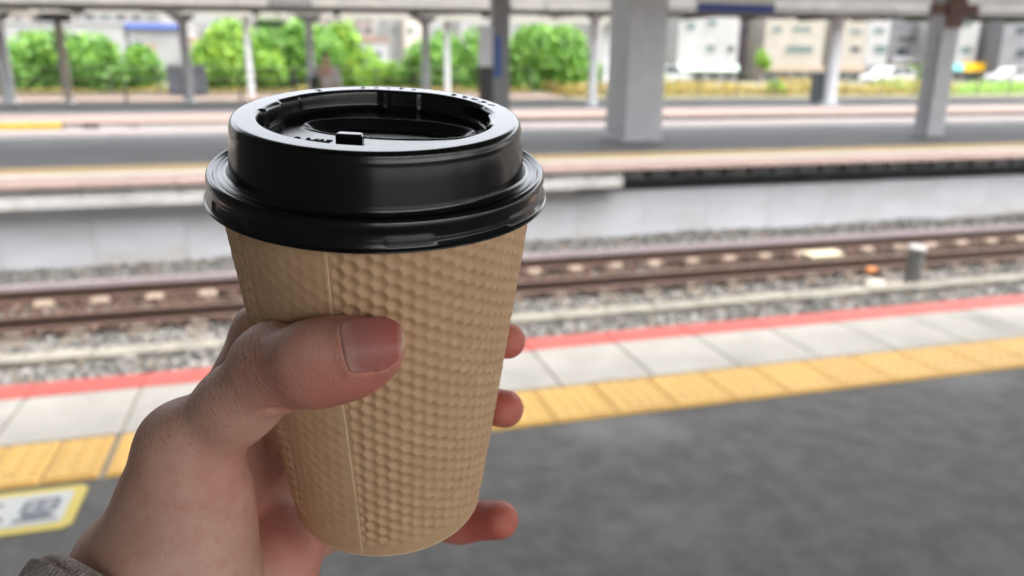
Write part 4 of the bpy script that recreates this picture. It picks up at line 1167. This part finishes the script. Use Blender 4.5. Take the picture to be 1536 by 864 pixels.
cover('green_verge', 'green verge behind the fence at the right', 32, 50, 36.5, 42, .8, 5000, leafB, .11)
cover('rust_verge', 'low orange brown plants along the foot of the trees', -16, 13, 42.4, 43.6, .35, 3500, leafY, .09)

# ---- buildings
glass = pmat('window_glass', (.03, .04, .045), rough=.12, spec=.6)
glass_p = pmat('pale_glass', (.07, .105, .105), rough=.15, spec=.6)
wht = pmat('render_white', (.25, .25, .248), (.21, .21, .208), scale=.6, rough=.8)
crm = pmat('render_cream', (.24, .222, .19), (.205, .19, .162), scale=.6, rough=.8)
gry = pmat('render_grey', (.13, .13, .14), (.10, .10, .108), scale=.6, rough=.8)
prp = pmat('render_plum', (.075, .055, .07), (.06, .045, .058), scale=.6, rough=.7)
bei = pmat('trim_beige', (.27, .21, .155), (.23, .18, .135), scale=1, rough=.8)
drk = pmat('shop_dark', (.05, .055, .05), rough=.4)
brn = pmat('roof_brown', (.22, .12, .08), (.17, .09, .06), scale=3, rough=.8)
def building(name, label, px0, px1, py0, Y, wall, wins=(), depth=9, base=None, roof=None, shop=None):
    a = at_y(px0, py0, Y); c = at_y(px1, py0, Y); x0, x1, z1 = a[0], c[0], (a[2] + c[2]) / 2
    t = thing(name, label, 'building', ((x0 + x1) / 2, Y + depth / 2, 0))
    w_ = MB().box(x0, x1, Y, Y + depth, -.03, z1).build('wall', wall, t)
    MB().box(x0 - .08, x1 + .08, Y - .08, Y + depth + .08, z1 + .001, z1 + .22).build('parapet', roof or wall, t)
    for (a0, a1, b0, b1, mt) in wins:
        p = at_y(a0, b0, Y); q_ = at_y(a1, b1, Y)
        f_ = MB()
        zt, zb_ = max(p[2], q_[2]), min(p[2], q_[2])
        f_.box(p[0] - .08, q_[0] + .08, Y - .05, Y - .003, zb_ - .1, zb_)
        f_.box(p[0] - .08, q_[0] + .08, Y - .05, Y - .003, zt, zt + .08)
        f_.box(p[0] - .08, p[0], Y - .05, Y - .003, zb_, zt); f_.box(q_[0], q_[0] + .08, Y - .05, Y - .003, zb_, zt)
        fo = f_.build('window', wall, t)
        MB().box(p[0], q_[0], Y - .03, Y - .004, zb_, zt).build('pane', mt, fo)
    if base:
        zb_ = at_y((px0 + px1) / 2, base[0], Y)[2]; zc = at_y((px0 + px1) / 2, base[1], Y)[2]
        MB().box(x0 - .05, x1 + .05, Y - .35, Y - .006, zc, zb_).build('ground_floor_band', base[2], t)
    if shop:
        n = shop
        zc = at_y((px0 + px1) / 2, 107, Y)[2]
        for i_ in range(n):
            xa = x0 + (x1 - x0) * (i_ + .12) / n; xb_ = x0 + (x1 - x0) * (i_ + .88) / n
            MB().box(xa, xb_, Y - .04, Y - .005, .1, max(zc, .6)).build('shop_opening', drk, t)
    return t
building('white_building', 'bright white block with small windows right of the broad column', 1020, 1111, 20, 66, wht, [(1060, 1072, 68, 76, glass_p), (1092, 1100, 69, 78, glass), (1062, 1075, 30, 38, glass_p), (1030, 1042, 34, 44, glass_p)], base=(97, 106, pmat('pale_green', (.50, .62, .52), rough=.8)), shop=4)
building('plum_building', 'narrow dark purple building between the white and cream blocks', 1112, 1149, 28, 69, prp, [(1118, 1130, 40, 52, glass)], shop=2)
building('cream_building', 'cream white building with a pale green window band', 1150, 1240, 26, 66, crm, [(1180, 1218, 69, 79, glass_p), (1160, 1172, 40, 48, glass_p), (1190, 1215, 40, 47, glass_p)], base=(98, 107, bei), shop=4)
building('cream_building', 'white building with one dark window behind the post lamp', 1262, 1303, 28, 67, crm, [(1276, 1290, 70, 78, glass), (1276, 1292, 44, 50, glass_p)], base=(98, 107, bei), shop=2)
building('white_building', 'white building with pale blue window next to the balconied block', 1304, 1338, 28, 68, wht, [(1312, 1328, 68, 80, glass_p), (1312, 1326, 42, 50, glass_p)], base=(98, 107, gry), shop=2)
bb = building('grey_building', 'grey balconied block left of the bracketed column', 1339, 1398, 40, 70, gry, [(1346, 1358, 72, 84, glass), (1368, 1378, 66, 84, wht), (1346, 1390, 54, 62, drk)], base=(96, 106, bei), shop=2)
g_ = at_y(1392, 62, 69.7)
MB().lathe([(.42, 0), (.42, .1), (.3, .14)], (0, 0, 0), 20).build('round_sign', pmat('sign_purple', (.28, .03, .42), rough=.4), bb).matrix_basis = Matrix.Translation(g_) @ Matrix.Rotation(math.pi / 2, 4, 'X')
for nm_, cx_, mt in (('green_sign', (1364, 1372, 96, 107), pmat('sign_green', (.30, .48, .05), rough=.4)), ('pink_sign', (1374, 1396, 96, 101), pmat('sign_pink', (.6, .25, .22), rough=.4)), ('blue_sign', (1376, 1396, 102, 106), pmat('sign_lblue', (.3, .5, .6), rough=.4))):
    p = at_y(cx_[0], cx_[2], 69.5); q_ = at_y(cx_[1], cx_[3], 69.5)
    MB().box(p[0], q_[0], 69.45, 69.55, min(p[2], q_[2]), max(p[2], q_[2])).build(nm_, mt, bb)
MB().box(at_y(1340, 84, 69)[0], at_y(1398, 84, 69)[0], 69.0, 69.1, at_y(1370, 93, 69)[2], at_y(1370, 85, 69)[2]).build('balcony_rail', pmat('rail_grey', (.25, .25, .26), rough=.5), bb)
wb = building('white_building', 'white block with yellow shop sign right of the bracketed column', 1424, 1473, 26, 66, wht, [(1442, 1456, 70, 80, glass_p), (1444, 1458, 34, 40, glass_p)], shop=3)
for nm_, cx_, mt in (('yellow_sign', (1446, 1496, 94, 107), pmat('sign_yellow', (.62, .36, .004), rough=.4)), ('cyan_sign', (1430, 1445, 97, 105), pmat('sign_cyan', (.15, .55, .58), rough=.4))):
    p = at_y(cx_[0], cx_[2], 65.6); q_ = at_y(cx_[1], cx_[3], 65.6)
    MB().box(p[0], q_[0], 65.5, 65.9, min(p[2], q_[2]), max(p[2], q_[2])).build(nm_, mt, wb)
building('brown_building', 'grey brown recessed block behind the yellow sign', 1474, 1492, 34, 72, gry, [(1478, 1488, 50, 58, glass), (1478, 1488, 74, 82, glass)])
building('cream_building', 'narrow cream tower between the yellow sign and the grey house', 1490, 1508, 26, 66, crm, [], base=(107, 125, bei))
building('grey_building', 'grey house with a dark window at the right edge', 1509, 1580, 30, 64, gry, [(1526, 1538, 74, 86, glass), (1526, 1538, 40, 52, glass)], shop=3)
building('pink_building', 'slim grey pink tower behind the red dot by the broad column', 1000, 1019, 30, 70, pmat('render_pink', (.30, .26, .25), rough=.8), [(1004, 1012, 50, 58, glass_p)])
building('white_building', 'bright white block seen just left of the broad column', 893, 932, 18, 66, wht, [(905, 915, 40, 52, glass_p)])
building('white_building', 'long low white building above the round green bush', -10, 186, 36, 62, wht, [(140, 168, 60, 78, gry), (15, 40, 62, 76, gry), (90, 120, 62, 76, gry)])
building('white_building', 'white house with blue lettering strip behind the thin tree', 190, 276, 40, 62, wht, [(200, 214, 62, 76, glass), (218, 236, 64, 80, bei)], base=(36, 43, pmat('strip_blue', (.05, .09, .30), rough=.5)))
building('tan_house', 'tan house with brown roof behind the middle trees', 284, 330, 62, 60, bei, [(292, 304, 70, 80, glass)], roof=brn)
building('pale_house', 'pale house with brown roof right of the waiting person', 540, 582, 62, 60, wht, [(552, 572, 78, 84, glass)], roof=brn, base=(97, 104, gry))
building('pale_tower', 'tall pale tower above the low pale house', 584, 606, 14, 75, wht, [(588, 594, 22, 32, glass_p), (588, 594, 40, 50, glass_p)])
building('beige_tower', 'beige tower between two slim columns left of the notice boards', 608, 632, 24, 72, pmat('render_beige', (.38, .34, .30), rough=.8), [(612, 620, 40, 52, glass_p)])
building('pale_tower', 'wide pale apartment block rising behind the middle trees', 330, 470, 24, 95, pmat('render_fog', (.21, .20, .195), (.17, .165, .16), scale=.4, rough=.8), [(345 + 20 * i_, 355 + 20 * i_, 36, 44, gry) for i_ in range(6)])
building('pale_tower', 'distant pale apartment block behind the notice board column', 690, 860, 30, 100, pmat('render_mist', (.21, .21, .21), rough=.8), [(705 + 22 * i_, 716 + 22 * i_, 38, 46, gry) for i_ in range(6)])

for a_, b_, t_, Y_, lab, c_ in ((-60, 90, 18, 105, 'broad beige apartment block far behind the round bush', (.36, .31, .28)), (100, 240, 12, 112, 'greyish apartment block far behind the thin tree', (.30, .30, .31)), (470, 560, 16, 108, 'dull pink apartment block far above the waiting person', (.34, .28, .26)), (880, 1010, 22, 104, 'pale grey apartment block far behind the broad column', (.36, .36, .37)), (1230, 1345, 14, 110, 'dark grey office block far behind the cream buildings', (.22, .23, .25)), (1380, 1500, 16, 108, 'bluish grey tower block far behind the yellow sign', (.26, .28, .31))):
    c_ = tuple(v_ * .6 for v_ in c_)
    mt_ = pmat('far_render', c_, tuple(v_ * .85 for v_ in c_), scale=.4, rough=.8)
    building('apartment_block', lab, a_, b_, t_, Y_, mt_, [(a_ + (b_ - a_) * (i_ + .2) / 6, a_ + (b_ - a_) * (i_ + .75) / 6, y_, y_ + 9, glass if (i_ + y_) % 3 else glass_p) for i_ in range(6) for y_ in range(t_ + 7, 92, 18)], depth=12)
# ---- parked cars on the street
def car(label, x, y, rz, paint):
    t = thing('parked_car', label, 'car', (x, y, 0), 'cars on the street', world=False); t.rotation_euler.z = rz
    pm2 = pmat('car_paint', paint, rough=.25)
    side = [(-2.05, .35), (-2.1, .62), (-1.95, .86), (-1.2, .95), (-.62, 1.42), (.95, 1.46), (1.65, .98), (2.05, .86), (2.1, .5), (2.05, .3)]
    MB().prism(side, -.8, .8, 'y').build('body', pm2, t)
    for y_ in (-.803, .803):
        MB().prism([(-1.05, .97), (-.58, 1.36), (.1, 1.39), (.1, .97)], y_ - .004, y_ + .004, 'y').build('side_window', glass, t)
        MB().prism([(.2, .97), (.2, 1.39), (.88, 1.38), (1.38, .99)], y_ - .004, y_ + .004, 'y').build('side_window', glass, t)
    for x_ in (-1.3, 1.3):
        for y_ in (-.74, .74):
            wl_ = MB().tube([(x_, y_ - .1, .31), (x_, y_ + .1, .31)], .31, 18).build('wheel', pmat('tyre', (.02, .02, .02), rough=.8), t)
            MB().tube([(x_, y_ - .105, .31), (x_, y_ + .105, .31)], .18, 14).build('rim', pmat('rim', (.4, .4, .42), rough=.3), wl_)
    for y_ in (-.6, .6): MB().cbox((-2.06, y_, .62), .08, .3, .14, .03).build('headlight', lamp_m, t)
p = at_y(1335, 120, 47); car('white car parked behind the ochre bed', p[0], 47, math.radians(8), (.33, .33, .33))
p = at_y(1520, 120, 52); car('white car parked in front of the grey house', p[0], 52, math.radians(-5), (.32, .32, .325))
p = at_y(985, 120, 48); car('silver white car half hidden beside the broad column', p[0], 48, math.radians(4), (.28, .30, .30))

# ---- person waiting on the opposite platform
def skin_body(name, joints, edges, mat, parent, sub=2):
    me = bpy.data.meshes.new(name); me.from_pydata([j[0] for j in joints], edges, [])
    o = obj(name, me, mat, parent)
    md = o.modifiers.new('skin', 'SKIN')
    for v_, j in zip(me.skin_vertices[0].data, joints): v_.radius = j[1] if hasattr(j[1], '__len__') else (j[1], j[1])
    me.skin_vertices[0].data[0].use_root = True
    sd_ = o.modifiers.new('sub', 'SUBSURF'); sd_.levels = sub; sd_.render_levels = sub
    return o
wp = thing('person', 'person in a pale shirt with a dark bag waiting on the opposite platform', 'person', (.83, 17.0, 0), world=False)
wp.rotation_euler.z = math.radians(160)
wskin = pmat('far_skin', (.48, .30, .22), rough=.6)
J = [((0, 0, .93), (.15, .11)), ((0, 0, 1.15), (.135, .10)), ((0, 0, 1.36), (.16, .10)), ((0, 0, 1.47), (.05, .05)), ((0, -.01, 1.53), (.065, .075)), ((0, -.01, 1.62), (.08, .095)), ((0, -.005, 1.69), (.06, .07)),
     ((.19, 0, 1.38), (.06, .06)), ((.25, .02, 1.12), (.048, .048)), ((.24, -.06, .88), (.036, .036)), ((.24, -.09, .79), (.03, .042)),
     ((-.19, 0, 1.38), (.06, .06)), ((-.25, .02, 1.12), (.048, .048)), ((-.22, -.10, .90), (.036, .036)), ((-.2, -.13, .82), (.03, .042)),
     ((.09, 0, .84), (.10, .10)), ((.10, -.01, .47), (.062, .065)), ((.10, .02, .09), (.042, .045)), ((.10, -.12, .04), (.04, .03)),
     ((-.09, 0, .84), (.10, .10)), ((-.10, -.01, .47), (.062, .065)), ((-.10, .02, .09), (.042, .045)), ((-.10, -.12, .04), (.04, .03))]
E_ = [(0, 1), (1, 2), (2, 3), (3, 4), (4, 5), (5, 6), (2, 7), (7, 8), (8, 9), (9, 10), (2, 11), (11, 12), (12, 13), (13, 14), (0, 15), (15, 16), (16, 17), (17, 18), (0, 19), (19, 20), (20, 21), (21, 22)]
skin_body('body', J, E_, wskin, wp)
S = [((0, 0, .90), (.165, .125)), ((0, 0, 1.15), (.15, .115)), ((0, 0, 1.37), (.175, .115)), ((0, 0, 1.43), (.08, .07)), ((.20, 0, 1.385), (.072, .072)), ((.255, .02, 1.12), (.06, .06)), ((.245, -.05, .92), (.048, .048)), ((-.20, 0, 1.385), (.072, .072)), ((-.255, .02, 1.12), (.06, .06)), ((-.225, -.09, .94), (.048, .048))]
skin_body('shirt', S, [(0, 1), (1, 2), (2, 3), (2, 4), (4, 5), (5, 6), (2, 7), (7, 8), (8, 9)], pmat('pale_shirt', (.52, .47, .46), rough=.85), wp)
T_ = [((0, 0, .95), (.16, .12)), ((.09, 0, .84), (.112, .112)), ((.10, -.01, .47), (.078, .08)), ((.10, .02, .1), (.062, .065)), ((-.09, 0, .84), (.112, .112)), ((-.10, -.01, .47), (.078, .08)), ((-.10, .02, .1), (.062, .065))]
skin_body('trousers', T_, [(0, 1), (1, 2), (2, 3), (0, 4), (4, 5), (5, 6)], pmat('dark_trousers', (.03, .03, .04), rough=.9), wp)
skin_body('hair', [((0, .03, 1.60), (.08, .085)), ((0, .015, 1.68), (.088, .098)), ((0, 0, 1.735), (.06, .07))], [(0, 1), (1, 2)], pmat('dark_hair', (.022, .017, .014), rough=.6), wp)
bgm = pmat('bag_black', (.02, .02, .024), rough=.7)
bagt = thing('shoulder_bag', 'dark shoulder bag hanging at the side of the waiting person', 'bag', (.83 - .26, 17.0, .95), world=False)
MB().cbox((0, 0, 0), .16, .30, .30, .05).build('pouch', bgm, bagt)
MB().tube([(0, -.12, .29), (.06, -.06, .46), (.08, .02, .50), (.06, .08, .46), (0, .12, .29)], .014, 6).build('strap', bgm, bagt)
